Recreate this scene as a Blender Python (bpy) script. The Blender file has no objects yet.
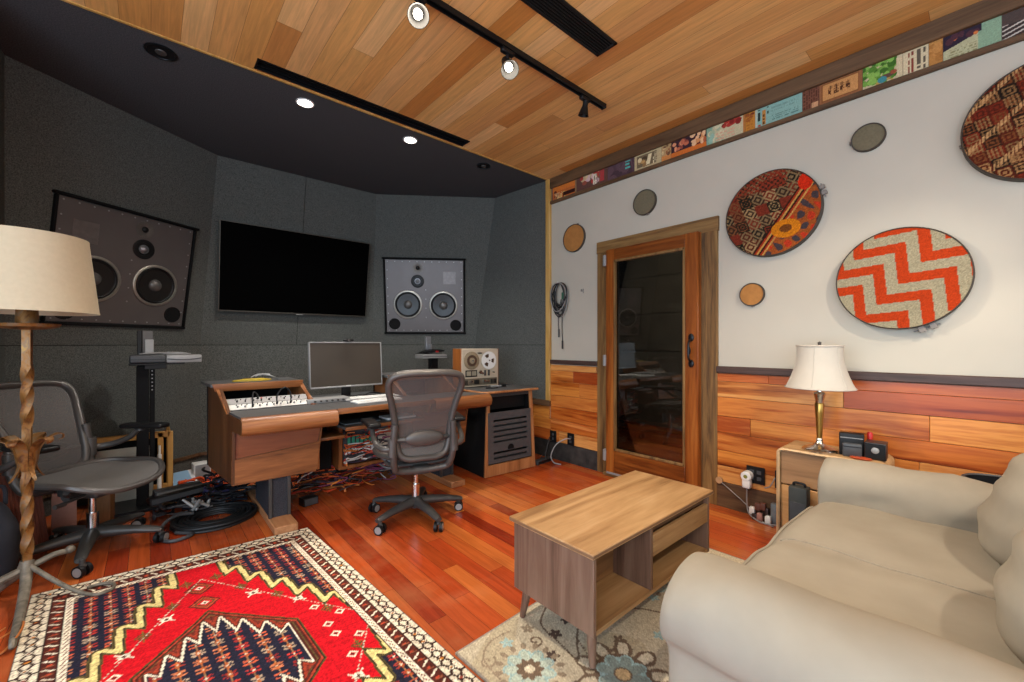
import bpy, bmesh, math, random
import numpy as np
from mathutils import Vector, Matrix
D = bpy.data
SC = bpy.context.scene
COL = SC.collection
PI = math.pi
random.seed(7)
RNG = np.random.default_rng(11)

# ------------------------------------------------------------------ colour
def s2l(v):
    return v / 12.92 if v <= 0.04045 else ((v + 0.055) / 1.055) ** 2.4
def C(r, g=None, b=None):
    if isinstance(r, str):
        r = r.lstrip('#'); r, g, b = (int(r[i:i + 2], 16) for i in (0, 2, 4))
    return (s2l(r / 255), s2l(g / 255), s2l(b / 255), 1.0)

# ------------------------------------------------------------------ materials
class NT:
    def __init__(s, name):
        s.m = D.materials.new(name); s.m.use_nodes = True
        s.t = s.m.node_tree; s.n = s.t.nodes; s.l = s.t.links
        s.b = s.n['Principled BSDF']
    def new(s, typ, **kw):
        n = s.n.new(typ)
        for k, v in kw.items():
            if hasattr(n, k) and k not in n.inputs: setattr(n, k, v)
            else: n.inputs[k].default_value = v
        return n
    def ln(s, a, b): s.l.new(a, b)
    def coord(s, scale=(1, 1, 1), out='Object', rot=(0, 0, 0)):
        c = s.n.new('ShaderNodeTexCoord'); mp = s.n.new('ShaderNodeMapping')
        mp.inputs['Scale'].default_value = scale; mp.inputs['Rotation'].default_value = rot
        s.ln(c.outputs[out], mp.inputs['Vector']); return mp.outputs['Vector']
    def noise(s, vec, scale=5, detail=4, rough=0.55, dist=0.0):
        n = s.n.new('ShaderNodeTexNoise'); n.inputs['Scale'].default_value = scale
        n.inputs['Detail'].default_value = detail; n.inputs['Roughness'].default_value = rough
        n.inputs['Distortion'].default_value = dist
        s.ln(vec, n.inputs['Vector']); return n.outputs['Fac']
    def ramp(s, fac, stops):
        r = s.n.new('ShaderNodeValToRGB'); e = r.color_ramp.elements
        while len(e) < len(stops): e.new(0.5)
        for i, (p, c) in enumerate(stops): e[i].position = p; e[i].color = c
        s.ln(fac, r.inputs['Fac']); return r.outputs['Color']
    def math(s, op, a, b=None, c=None):
        n = s.n.new('ShaderNodeMath'); n.operation = op
        for i, v in enumerate((a, b, c)):
            if v is None: continue
            if isinstance(v, (int, float)): n.inputs[i].default_value = v
            else: s.ln(v, n.inputs[i])
        return n.outputs[0]
    def mix(s, fac, a, b, blend='MIX'):
        n = s.n.new('ShaderNodeMix'); n.data_type = 'RGBA'; n.blend_type = blend
        for k, v in ((0, fac), (6, a), (7, b)):
            if isinstance(v, (int, float, tuple)): n.inputs[k].default_value = v
            else: s.ln(v, n.inputs[k])
        return n.outputs[2]
    def bump(s, h, strength=0.2, dist=0.01):
        n = s.n.new('ShaderNodeBump'); n.inputs['Strength'].default_value = strength
        n.inputs['Distance'].default_value = dist
        s.ln(h, n.inputs['Height']); s.ln(n.outputs['Normal'], s.b.inputs['Normal'])
    def set(s, **kw):
        for k, v in kw.items(): s.b.inputs[k.replace('_', ' ')].default_value = v
        return s
    def col(s, sock): s.ln(sock, s.b.inputs['Base Color'])

def plain(name, c, rough=0.5, metal=0.0, spec=0.5, var=0.12, scale=30, bump=0.0, bscale=200):
    t = NT(name); t.set(Roughness=rough, Metallic=metal); t.b.inputs['Specular IOR Level'].default_value = spec
    c = C(c) if isinstance(c, str) else c
    v = t.coord()
    f = t.noise(v, scale, 3)
    lo = tuple(x * (1 - var) for x in c[:3]) + (1,); hi = tuple(min(1, x * (1 + var)) for x in c[:3]) + (1,)
    t.col(t.ramp(f, [(0.3, lo), (0.7, hi)]))
    if bump: t.bump(t.noise(v, bscale, 2), bump, 0.004)
    return t.m

def wood(name, cols, axis='x', grain=14, rough=0.45, bump=0.08, attr=False, spec=0.4):
    """stretched-noise wood grain running along one axis; attr = per-board tint stored on the mesh"""
    t = NT(name); t.set(Roughness=rough); t.b.inputs['Specular IOR Level'].default_value = spec
    sc = {'x': (0.07, 1, 1), 'y': (1, 0.07, 1), 'z': (1, 1, 0.07)}[axis]
    v = t.coord(sc)
    if attr:
        at = t.n.new('ShaderNodeAttribute'); at.attribute_name = 'Col'
        vm = t.n.new('ShaderNodeVectorMath'); vm.operation = 'MULTIPLY_ADD'
        t.ln(at.outputs['Color'], vm.inputs[0]); vm.inputs[1].default_value = (37, 53, 71); t.ln(v, vm.inputs[2]); v = vm.outputs[0]
    f1 = t.noise(v, grain, 6, 0.6, 1.2)
    f2 = t.noise(v, grain * 7, 3, 0.6)
    f = t.math('ADD', t.math('MULTIPLY', f1, 0.75), t.math('MULTIPLY', f2, 0.25))
    n = len(cols)
    c = t.ramp(f, [(0.33 + 0.34 * i / (n - 1), C(k)) for i, k in enumerate(cols)])
    if attr: c = t.mix(1.0, c, at.outputs['Color'], 'MULTIPLY')
    t.col(c); t.bump(f, bump, 0.003)
    return t.m

def planks(name, width, length, along, cols, grain_amt=0.35, rough=0.35, gap=0.012, off=0.0, gapc='#2a1208', wear=None, spec=0.5):
    """board flooring: random tint per board, random butt joints per row"""
    t = NT(name); t.set(Roughness=rough); t.b.inputs['Specular IOR Level'].default_value = spec
    tc = t.n.new('ShaderNodeTexCoord'); sx = t.n.new('ShaderNodeSeparateXYZ'); t.ln(tc.outputs['Object'], sx.inputs[0])
    u, v = (sx.outputs['Y'], sx.outputs['X']) if along == 'y' else (sx.outputs['X'], sx.outputs['Y'])
    vr = t.math('DIVIDE', t.math('ADD', v, -off), width); row = t.math('FLOOR', vr)
    wn = t.n.new('ShaderNodeTexWhiteNoise'); wn.noise_dimensions = '1D'; t.ln(row, wn.inputs['W'])
    ur = t.math('ADD', t.math('DIVIDE', u, length), t.math('MULTIPLY', wn.outputs['Value'], 7.0)); idx = t.math('FLOOR', ur)
    cb = t.n.new('ShaderNodeCombineXYZ'); t.ln(row, cb.inputs[0]); t.ln(idx, cb.inputs[1])
    w2 = t.n.new('ShaderNodeTexWhiteNoise'); w2.noise_dimensions = '2D'; t.ln(cb.outputs[0], w2.inputs['Vector'])
    n = len(cols)
    base = t.ramp(w2.outputs['Value'], [(i / (n - 1), C(k)) for i, k in enumerate(cols)])
    cg = t.n.new('ShaderNodeCombineXYZ')
    t.ln(t.math('MULTIPLY', u, 1.3), cg.inputs[0]); t.ln(t.math('MULTIPLY', v, 22.0), cg.inputs[1]); t.ln(t.math('MULTIPLY', w2.outputs['Value'], 40.0), cg.inputs[2])
    g = t.noise(cg.outputs[0], 2.2, 6, 0.62, 0.8)
    gcol = t.ramp(g, [(0.30, (1 - grain_amt,) * 3 + (1,)), (0.70, (1 + grain_amt * 0.35,) * 3 + (1,))])
    c = t.mix(1.0, base, gcol, 'MULTIPLY')
    if wear:
        wv = t.noise(t.coord((1, 1, 1)), 1.7, 5, 0.6)
        wf = t.ramp(wv, [(0.50, (0, 0, 0, 1)), (0.72, (1, 1, 1, 1))])
        c = t.mix(t.math('MULTIPLY', wf, 0.35), c, C(wear))
    fv = t.math('FRACT', vr); fu = t.math('FRACT', ur)
    dv = t.math('MINIMUM', fv, t.math('SUBTRACT', 1.0, fv))
    du = t.math('MULTIPLY', t.math('MINIMUM', fu, t.math('SUBTRACT', 1.0, fu)), length / width)
    d = t.math('MINIMUM', dv, du)
    lt = t.math('LESS_THAN', d, gap)
    c = t.mix(t.math('MULTIPLY', lt, 0.75), c, C(gapc))
    t.col(c)
    h = t.math('SUBTRACT', t.math('MULTIPLY', g, 0.15), lt)
    t.bump(h, 0.15, 0.002)
    return t.m

def painted(name, rough=0.9, bump=0.0, bscale=400, spec=0.2):
    """colours woven, printed or dyed into the thing itself, stored per vertex"""
    t = NT(name); t.set(Roughness=rough); t.b.inputs['Specular IOR Level'].default_value = spec
    at = t.n.new('ShaderNodeAttribute'); at.attribute_name = 'Col'
    t.col(at.outputs['Color'])
    if bump: t.bump(t.noise(t.coord(), bscale, 2), bump, 0.003)
    return t.m

def glow(name, c, strength):
    t = NT(name); t.b.inputs['Emission Color'].default_value = C(c); t.b.inputs['Emission Strength'].default_value = strength
    t.b.inputs['Base Color'].default_value = C(c)
    return t.m

def seethrough(name, c, hole=0.3, rough=0.6, metal=0.0):
    """open weave: part of the light passes between the threads"""
    t = NT(name); t.set(Roughness=rough, Metallic=metal)
    v = t.coord()
    f = t.noise(v, 260, 2)
    t.col(t.ramp(f, [(0.3, tuple(x * 0.7 for x in C(c)[:3]) + (1,)), (0.7, C(c))]))
    tr = t.n.new('ShaderNodeBsdfTransparent'); mx = t.n.new('ShaderNodeMixShader'); mx.inputs[0].default_value = hole
    out = t.n['Material Output']
    t.ln(t.b.outputs[0], mx.inputs[1]); t.ln(tr.outputs[0], mx.inputs[2]); t.ln(mx.outputs[0], out.inputs['Surface'])
    return t.m

def thin_glass(name, tint='#d8dcd8', refl=1.45):
    t = NT(name); out = t.n['Material Output']
    tr = t.n.new('ShaderNodeBsdfTransparent'); tr.inputs[0].default_value = C(tint)
    gl = t.n.new('ShaderNodeBsdfGlossy'); gl.inputs['Roughness'].default_value = 0.02
    fr = t.n.new('ShaderNodeFresnel'); fr.inputs['IOR'].default_value = refl
    mx = t.n.new('ShaderNodeMixShader')
    t.ln(fr.outputs[0], mx.inputs[0]); t.ln(tr.outputs[0], mx.inputs[1]); t.ln(gl.outputs[0], mx.inputs[2]); t.ln(mx.outputs[0], out.inputs['Surface'])
    return t.m

# ------------------------------------------------------------------ mesh building
def cat(pts, n=6, closed=False):
    """Catmull-Rom through the points"""
    P = [Vector(p) for p in pts]; out = []; N = len(P)
    rng = range(N) if closed else range(N - 1)
    for i in rng:
        if closed: p0, p1, p2, p3 = P[(i - 1) % N], P[i], P[(i + 1) % N], P[(i + 2) % N]
        else: p0, p1, p2, p3 = P[max(i - 1, 0)], P[i], P[i + 1], P[min(i + 2, N - 1)]
        for k in range(n):
            t = k / n
            out.append(0.5 * ((2 * p1) + (p2 - p0) * t + (2 * p0 - 5 * p1 + 4 * p2 - p3) * t * t + (3 * p1 - p0 - 3 * p2 + p3) * t ** 3))
    if not closed: out.append(P[-1].copy())
    return out

def rotz(a): return Matrix.Rotation(a, 4, 'Z')
def TR(loc=(0, 0, 0), rx=0, ry=0, rz=0):
    return Matrix.Translation(loc) @ Matrix.Rotation(rz, 4, 'Z') @ Matrix.Rotation(ry, 4, 'Y') @ Matrix.Rotation(rx, 4, 'X')

class MB:
    def __init__(s): s.bm = bmesh.new(); s.colr = {}
    def _merge(s, b, mat=None):
        if mat is not None: b.transform(mat)
        vm = {}
        for v in b.verts: vm[v] = s.bm.verts.new(v.co)
        for f in b.faces:
            try: s.bm.faces.new([vm[v] for v in f.verts])
            except ValueError: pass
        b.free(); return s
    def box(s, lo, hi, bev=0.0, seg=2, m=None):
        b = bmesh.new(); bmesh.ops.create_cube(b, size=1.0)
        lo = Vector(lo); hi = Vector(hi); c = (lo + hi) / 2; d = hi - lo
        for v in b.verts: v.co = Vector((v.co.x * d.x, v.co.y * d.y, v.co.z * d.z)) + c
        if bev > 0: bmesh.ops.bevel(b, geom=list(b.edges), offset=min(bev, 0.49 * min(abs(d.x), abs(d.y), abs(d.z))), segments=seg, affect='EDGES', profile=0.5)
        return s._merge(b, m)
    def cbox(s, c, d, bev=0.0, seg=2, m=None):
        c = Vector(c); d = Vector(d) / 2
        return s.box(c - d, c + d, bev, seg, m)
    def prism(s, pts, vec, bev=0.0, seg=2, m=None):
        b = bmesh.new(); vec = Vector(vec)
        a = [b.verts.new(Vector(p)) for p in pts]; c = [b.verts.new(Vector(p) + vec) for p in pts]
        n = len(pts)
        b.faces.new(a[::-1]); b.faces.new(c)
        for i in range(n): b.faces.new((a[i], a[(i + 1) % n], c[(i + 1) % n], c[i]))
        bmesh.ops.recalc_face_normals(b, faces=list(b.faces))
        if bev > 0: bmesh.ops.bevel(b, geom=list(b.edges), offset=bev, segments=seg, affect='EDGES', profile=0.5)
        return s._merge(b, m)
    def hexa(s, bot, top, bev=0.0, m=None):
        b = bmesh.new(); a = [b.verts.new(Vector(p)) for p in bot]; c = [b.verts.new(Vector(p)) for p in top]
        b.faces.new(a[::-1]); b.faces.new(c)
        n = len(bot)
        for i in range(n): b.faces.new((a[i], a[(i + 1) % n], c[(i + 1) % n], c[i]))
        bmesh.ops.recalc_face_normals(b, faces=list(b.faces))
        if bev > 0: bmesh.ops.bevel(b, geom=list(b.edges), offset=bev, segments=2, affect='EDGES', profile=0.5)
        return s._merge(b, m)
    def loft(s, rings, caps=True, m=None, closed_u=True, closed_v=False):
        b = bmesh.new(); R = [[b.verts.new(Vector(p)) for p in r] for r in rings]; n = len(rings[0])
        K = len(R)
        for i in range(K if closed_v else K - 1):
            r0, r1 = R[i], R[(i + 1) % K]
            for j in range(n if closed_u else n - 1):
                b.faces.new((r0[j], r0[(j + 1) % n], r1[(j + 1) % n], r1[j]))
        if caps and closed_u and not closed_v: b.faces.new(R[0][::-1]); b.faces.new(R[-1])
        bmesh.ops.recalc_face_normals(b, faces=list(b.faces))
        return s._merge(b, m)
    def tube(s, pts, r, n=8, smooth=0, closed=False, m=None, flat=None):
        P = cat(pts, smooth, closed) if smooth else [Vector(p) for p in pts]
        K = len(P); rr = r if callable(r) else (lambda t: r)
        rings = []; up = None
        for i in range(K):
            if closed: t = P[(i + 1) % K] - P[(i - 1) % K]
            else: t = P[min(i + 1, K - 1)] - P[max(i - 1, 0)]
            if t.length < 1e-9: t = Vector((0, 0, 1))
            t.normalize()
            if up is None: up = Vector((0, 0, 1)) if abs(t.z) < 0.9 else Vector((1, 0, 0))
            x = up - t * up.dot(t)
            if x.length < 1e-6: x = t.orthogonal()
            x.normalize(); y = t.cross(x); up = x
            q = rr(i / max(1, K - 1))
            qa, qb = (q, q * flat) if flat else (q, q)
            rings.append([P[i] + x * math.cos(2 * PI * k / n) * qa + y * math.sin(2 * PI * k / n) * qb for k in range(n)])
        return s.loft(rings, True, m, True, closed)
    def lathe(s, prof, n=32, m=None, caps=True):
        rings = [[(r * math.cos(2 * PI * k / n), r * math.sin(2 * PI * k / n), z) for k in range(n)] for r, z in prof]
        return s.loft(rings, caps, m)
    def cyl(s, a, b, r, n=16, r2=None):
        a = Vector(a); b = Vector(b); t = (b - a); L = t.length
        q = t.to_track_quat('Z', 'Y').to_matrix().to_4x4()
        return s.lathe([(r, 0), (r2 if r2 is not None else r, L)], n, Matrix.Translation(a) @ q)
    def ball(s, c, r, n=12, m=None):
        b = bmesh.new(); bmesh.ops.create_uvsphere(b, u_segments=n * 2, v_segments=n, radius=1.0)
        r = (r, r, r) if isinstance(r, (int, float)) else r
        for v in b.verts: v.co = Vector((v.co.x * r[0], v.co.y * r[1], v.co.z * r[2])) + Vector(c)
        return s._merge(b, m)
    def sheet(s, fn, nu, nv, thick=0.0, m=None, wrap=False):
        b = bmesh.new()
        V = [[b.verts.new(Vector(fn(i / nu, j / nv))) for j in range(nv + 1)] for i in range(nu + 1)]
        for i in range(nu):
            for j in range(nv): b.faces.new((V[i][j], V[i + 1][j], V[i + 1][j + 1], V[i][j + 1]))
        if thick:
            b.normal_update()
            bmesh.ops.solidify(b, geom=list(b.faces), thickness=thick)
        bmesh.ops.recalc_face_normals(b, faces=list(b.faces))
        return s._merge(b, m)
    def subd(s, n=1):
        bmesh.ops.subdivide_edges(s.bm, edges=list(s.bm.edges), cuts=n, use_grid_fill=True); return s
    def warp(s, fn):
        for v in s.bm.verts: v.co = Vector(fn(v.co))
        return s

def props(o, label=None, cat_=None, group=None, kind=None):
    if label: o['label'] = label
    if cat_: o['category'] = cat_
    if group: o['group'] = group
    if kind: o['kind'] = kind
    return o
def top_of(o):
    while o.parent: o = o.parent
    return o
def base_matrix(o):
    return Matrix.Translation(o.location) @ Matrix.Rotation(o.rotation_euler.z, 4, 'Z')

def emit(name, mb, mat, parent=None, world=True, smooth=40, sub=0, label=None):
    me = D.meshes.new(name)
    if parent is not None and world: mb.bm.transform(base_matrix(top_of(parent)).inverted())
    bmesh.ops.recalc_face_normals(mb.bm, faces=list(mb.bm.faces)) if sub == 0 and False else None
    mb.bm.to_mesh(me); mb.bm.free()
    if mat is not None: me.materials.append(mat)
    if smooth:
        me.polygons.foreach_set('use_smooth', [True] * len(me.polygons))
        me.set_sharp_from_angle(angle=math.radians(smooth))
    o = D.objects.new(name, me); COL.objects.link(o)
    if parent is not None: o.parent = parent
    if sub:
        md = o.modifiers.new('Subdivision', 'SUBSURF'); md.levels = sub; md.render_levels = sub
    if label: o['label'] = label
    return o
def thing(name, label, cat_, loc=(0, 0, 0), rz=0, group=None):
    o = D.objects.new(name, None); COL.objects.link(o); o.location = loc; o.rotation_euler = (0, 0, rz)
    o.empty_display_size = 0.05
    return props(o, label, cat_, group)
def solo(name, mb, mat, label, cat_, loc=(0, 0, 0), group=None, smooth=40, kind=None, sub=0):
    mb.bm.transform(Matrix.Translation(-Vector(loc)))
    o = emit(name, mb, mat, smooth=smooth, sub=sub); o.location = loc
    return props(o, label, cat_, group, kind)
def struct(name, mb, mat, smooth=30, parent=None):
    o = emit(name, mb, mat, parent, smooth=smooth)
    if parent is None: o['kind'] = 'structure'
    return o
def dup(root, loc, rz, label, group=None):
    def rec(o, par):
        c = o.copy(); COL.objects.link(c); c.parent = par
        for ch in list(o.children): rec(ch, c)
        return c
    r = rec(root, None); r.location = loc; r.rotation_euler = (0, 0, rz); r['label'] = label
    if group: r['group'] = group
    return r

def lin_arr(a):
    a = np.clip(a, 0, 1)
    return np.where(a <= 0.04045, a / 12.92, ((a + 0.055) / 1.055) ** 2.4)
def hexa(c):
    c = c.lstrip('#'); return np.array([int(c[i:i + 2], 16) / 255 for i in (0, 2, 4)])

def cloth_slab(name, origin, eu, ev, en, cols, su, sv, thick, mat, parent=None, mask=None, bow=None):
    """a thin slab whose upper face is a fine grid coloured per vertex. cols: (nu,nv,3) sRGB"""
    nu, nv = cols.shape[:2]
    O = np.array(origin, float); eu = np.array(eu, float); ev = np.array(ev, float); en = np.array(en, float)
    U = np.linspace(0, su, nu); V = np.linspace(0, sv, nv)
    P = O + U[:, None, None] * eu + V[None, :, None] * ev
    if bow is not None: P = P + bow(U[:, None], V[None, :])[..., None] * en
    idx = np.arange(nu * nv).reshape(nu, nv)
    top = P.reshape(-1, 3) + en * thick
    quads = np.stack([idx[:-1, :-1], idx[1:, :-1], idx[1:, 1:], idx[:-1, 1:]], -1)
    if mask is not None: quads = quads[mask[:-1, :-1] & mask[1:, :-1] & mask[1:, 1:] & mask[:-1, 1:]]
    quads = quads.reshape(-1, 4)
    C4 = np.concatenate([lin_arr(cols), np.ones(cols.shape[:2] + (1,))], -1).reshape(-1, 4)
    faces = quads.tolist(); verts = top
    if mask is None:
        ring = list(idx[:, 0]) + list(idx[-1, 1:]) + list(idx[-2::-1, -1]) + list(idx[0, -2:0:-1])
        k0 = len(verts)
        verts = np.concatenate([verts, (P.reshape(-1, 3))[ring]]); C4 = np.concatenate([C4, C4[ring]])
        n = len(ring)
        faces += [[int(ring[i]), k0 + i, k0 + (i + 1) % n, int(ring[(i + 1) % n])] for i in range(n)]
        faces.append([k0 + i for i in range(n)])
    if mask is not None:
        used = np.unique(quads); remap = -np.ones(len(verts), int); remap[used] = np.arange(len(used))
        verts = verts[used]; C4 = C4[used]; faces = remap[quads].tolist()
    # keep the winding so that the coloured face looks along en
    if np.dot(np.cross(eu, ev), en) < 0: faces = [f[::-1] for f in faces]
    if parent is not None:
        M = np.array(base_matrix(top_of(parent)).inverted()); verts = verts @ M[:3, :3].T + M[:3, 3]
    me = D.meshes.new(name); me.from_pydata(verts.tolist(), [], faces)
    at = me.attributes.new('Col', 'FLOAT_COLOR', 'POINT'); at.data.foreach_set('color', C4.astype(np.float32).ravel())
    me.materials.append(mat)
    o = D.objects.new(name, me); COL.objects.link(o)
    if parent is not None: o.parent = parent
    return o
# ------------------------------------------------------------------ shared materials
M = {}
M['white_wall'] = plain('wall_paint', '#b3ad9f', 0.75, var=0.03, scale=3, bump=0.03, bscale=120)
M['ceil'] = planks('ceiling_boards', 0.1275, 2.6, 'y', ['#d09450', '#e6b46e', '#daa05a', '#eec284', '#c68440', '#e0aa62'], 0.26, 0.38, 0.008, 0.004, '#6a3a16')
M['floor'] = planks('floor_boards', 0.090, 1.35, 'y', ['#7a2610', '#a8431c', '#b85e28', '#8e3214', '#c06c30', '#9c3c18', '#a84c22', '#a8461e'], 0.30, 0.27, 0.010, 0.0, '#2a0f06', wear='#b07a52')
M['fabric'] = plain('acoustic_cloth', '#545653', 0.95, spec=0.15, var=0.5, scale=150, bump=0.4, bscale=420)
M['fabric_dark'] = plain('ceiling_cloth', '#484a4d', 0.95, spec=0.1, var=0.4, scale=150, bump=0.2, bscale=500)
M['black'] = plain('black_plastic', '#121213', 0.45, spec=0.25, var=0.1)
M['matte_black'] = plain('matte_black', '#0c0c0d', 0.8, spec=0.2)
M['black_metal'] = plain('black_metal', '#1c1d20', 0.38, 0.6)
M['dark_grey'] = plain('dark_grey_plastic', '#3b3d40', 0.5)
M['grey_metal'] = plain('grey_metal', '#85868a', 0.38, 0.7)
M['chrome'] = plain('chrome', '#d5d5d5', 0.16, 1.0, var=0.03)
M['brass'] = plain('brass', '#b08a46', 0.28, 0.9, var=0.06)
M['white'] = plain('white_plastic', '#dcdcd8', 0.45, var=0.03)
M['silver'] = plain('silver_paint', '#8f8f8e', 0.45, 0.2, var=0.04)
M['graphite'] = plain('graphite_plastic', '#403f3e', 0.42, 0.25, var=0.08)
M['graphite_lt'] = plain('smoked_aluminium', '#4e4a47', 0.4, 0.3, var=0.06)
M['mesh_weave'] = seethrough('chair_weave', '#575250', 0.27)
M['mesh_seat'] = seethrough('seat_weave', '#625f5c', 0.05)
M['oak_x'] = wood('desk_wood', ['#4c2610', '#734422', '#88542e', '#a06c40'], 'x', 9, 0.38)
M['oak_z'] = wood('upright_wood', ['#4c2610', '#734422', '#86522c', '#98643a'], 'z', 9, 0.4)
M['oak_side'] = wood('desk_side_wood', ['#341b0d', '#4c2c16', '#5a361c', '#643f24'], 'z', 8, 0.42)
M['lami'] = plain('desk_laminate', '#4a4a4a', 0.5, var=0.12, scale=60)
M['rack_trim'] = wood('rack_trim_wood', ['#7a4a28', '#a06a40', '#b57f52'], 'z', 10, 0.45)
M['rack_panel'] = plain('rack_panel_grey', '#4b4c4e', 0.55, 0.2)
M['table_top'] = wood('table_top_laminate', ['#7a5836', '#98744c', '#a8845a', '#b4926a'], 'x', 10, 0.42)
M['table_side'] = wood('table_side_laminate', ['#4e372a', '#684c3c', '#785c4a', '#826656'], 'z', 10, 0.48)
M['rustic_z'] = wood('old_door_frame_wood', ['#3c2812', '#684a26', '#806036', '#907246'], 'z', 12, 0.6, 0.2)
M['rustic_y'] = wood('old_lintel_wood', ['#3c2812', '#684a26', '#806036', '#907246'], 'y', 12, 0.6, 0.2)
M['door_z'] = wood('door_wood_upright', ['#3e1a08', '#70380f', '#8e4e1c', '#a0622a'], 'z', 8, 0.35)
M['door_y'] = wood('door_wood_rail', ['#381806', '#66330f', '#82481a', '#955a26'], 'y', 8, 0.35)
M['dark_trim_y'] = wood('dark_trim_wood', ['#2c1e16', '#43302a', '#54413a'], 'y', 14, 0.5)
M['brown_trim_y'] = wood('brown_trim_wood', ['#3c2714', '#58402a', '#6a4f35'], 'y', 14, 0.6)
M['pale_trim'] = wood('pale_edge_wood', ['#9a7234', '#b8904c', '#c9a566'], 'z', 14, 0.5)
M['wains'] = wood('wainscot_wood', ['#5e2a10', '#a8622c', '#d09452', '#b4703a', '#e6b67c'], 'y', 5, 0.33, 0.2, attr=True)
M['sofa'] = plain('slipcover_canvas', '#989081', 0.92, spec=0.12, var=0.05, scale=9, bump=0.12, bscale=700)
M['shade'] = plain('lampshade_linen', '#c2b69c', 0.85, spec=0.1, var=0.03, scale=50, bump=0.05, bscale=500)
M['shade_w'] = plain('lampshade_ivory', '#b5aea2', 0.85, spec=0.1, var=0.02)
def rusty(name, cols, metal=0.45, rough=0.5):
    t = NT(name); t.set(Roughness=rough, Metallic=metal)
    f = t.noise(t.coord((1, 1, 0.6)), 22, 6, 0.65, 0.6)
    t.col(t.ramp(f, [(0.28 + 0.44 * i / (len(cols) - 1), C(k)) for i, k in enumerate(cols)]))
    t.bump(f, 0.4, 0.004); return t.m
M['gilt'] = rusty('worn_gilt_iron', ['#2c180b', '#5c3614', '#8a5f2c', '#7a654e', '#a8823e'])
M['iron'] = rusty('grey_iron', ['#4a443c', '#6d665a', '#8a8172'], 0.4, 0.6)
M['rubber'] = plain('cable_rubber', '#17181a', 0.5, spec=0.4)
M['red'] = plain('red_plastic', '#a81a1a', 0.4)
M['orange'] = plain('orange_jacket', '#c24a1c', 0.5)
M['yellow'] = plain('yellow_jacket', '#b09628', 0.5)
M['paint'] = painted('woven_or_printed', 0.85)
M['wool'] = painted('wool_pile', 0.95, 0.5, 260, 0.1)
M['multi'] = painted('cable_jackets', 0.45, spec=0.4)
M['screen_black'] = plain('television_glass', '#010101', 0.6, spec=0.02, var=0.0)
M['screen_off'] = plain('monitor_glass', '#3a332b', 0.35, spec=0.5, var=0.05, scale=4)
M['glass'] = thin_glass('door_glass', '#c8cac6', 1.75)
M['bulb'] = glow('lit_bulb', '#fff1dc', 22)
M['lens'] = glow('downlight_lens', '#fff4e6', 14)
M['felt_green'] = plain('sage_linen', '#6a6350', 0.95, spec=0.1, var=0.1, scale=80, bump=0.2)
M['tan_cloth'] = plain('tan_leather', '#a3703c', 0.8, spec=0.2, var=0.12, scale=25)
M['hoop'] = plain('dark_hoop', '#3a3128', 0.6)
M['hoop_grey'] = plain('grey_hoop', '#77706a', 0.6)

# ------------------------------------------------------------------ the room
XR, ZC, YS = 3.2, 2.94, 3.06
def floor_ceiling():
    struct('floor', MB().box((-1.9, -3.3, -0.06), (6.2, 5.3, 0)), M['floor'])
    b = MB().box((-1.9, -3.3, ZC), (XR + 0.12, 2.92, ZC + 0.08)).box((-1.9, 3.04, ZC), (XR + 0.12, YS, ZC + 0.08))
    b.box((-1.9, 2.92, ZC), (0.493, 3.04, ZC + 0.08)).box((2.07, 2.92, ZC), (XR + 0.12, 3.04, ZC + 0.08))
    struct('ceiling', b, M['ceil'])
    struct('ceiling_alcove', MB().box((-1.0, YS + 0.014, ZC), (3.5, 5.3, ZC + 0.08)), M['fabric_dark'])
    struct('trim_soffit', MB().box((-1.0, YS, ZC - 0.006), (XR, YS + 0.014, ZC + 0.05)), M['pale_trim'])
floor_ceiling()

V = Vector
T = {'L0': V((-0.72, YS, ZC)), 'L1': V((-0.66, 3.89, ZC)), 'L2': V((0.47, 4.67, ZC)), 'R2': V((1.98, 4.67, ZC)), 'R1': V((3.10, 3.86, ZC)), 'R0': V((3.185, YS + 0.03, ZC))}
B = {'L0': V((-0.72, YS, 1.19)), 'L1': V((-0.71, 4.19, 1.19)), 'L2': V((0.36, 4.95, 1.19)), 'R2': V((2.05, 4.95, 1.19)), 'R1': V((3.06, 4.21, 1.19)), 'R0': V((3.185, YS + 0.03, 1.19))}
def quadwall(name, a, b, za=None, mat='fabric'):
    """upper tilted cloth panel and the upright one below it, split by a fine seam"""
    ta, tb, ba, bb = T[a], T[b], B[a], B[b]
    h = (tb - ta); h.z = 0; h.normalize(); n = V((-h.y, h.x, 0))       # outward (away from the room)
    g = 0.0022
    up = MB().hexa([ba + V((0, 0, g)), bb + V((0, 0, g)), bb + n * 0.06 + V((0, 0, g)), ba + n * 0.06 + V((0, 0, g))], [ta, tb, tb + n * 0.06, ta + n * 0.06])
    z0 = za or 0.0
    lo = MB().hexa([V((ba.x, ba.y, z0)), V((bb.x, bb.y, z0)), V((bb.x, bb.y, z0)) + n * 0.06, V((ba.x, ba.y, z0)) + n * 0.06],
                   [ba - V((0, 0, g)), bb - V((0, 0, g)), bb + n * 0.06 - V((0, 0, g)), ba + n * 0.06 - V((0, 0, g))])
    o = struct(name, up, M[mat]); struct(name + '_lower', lo, M[mat])
    bk = lambda p, d, dz: p + n * d + V((0, 0, dz))
    ea = 0 if a == 'L0' else .12; eb = 0 if b == 'R0' else .12
    struct(name.replace('wall_', 'light_seal_'), MB().hexa([bk(ba - h * ea, .066, -.06), bk(bb + h * eb, .066, -.06), bk(bb + h * eb, .09, -.06), bk(ba - h * ea, .09, -.06)], [bk(ba - h * ea, .066, .06), bk(bb + h * eb, .066, .06), bk(bb + h * eb, .09, .06), bk(ba - h * ea, .09, .06)]), M['matte_black'])  # unseen strip added behind the seam to stop outside light leaking in
    return o
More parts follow.
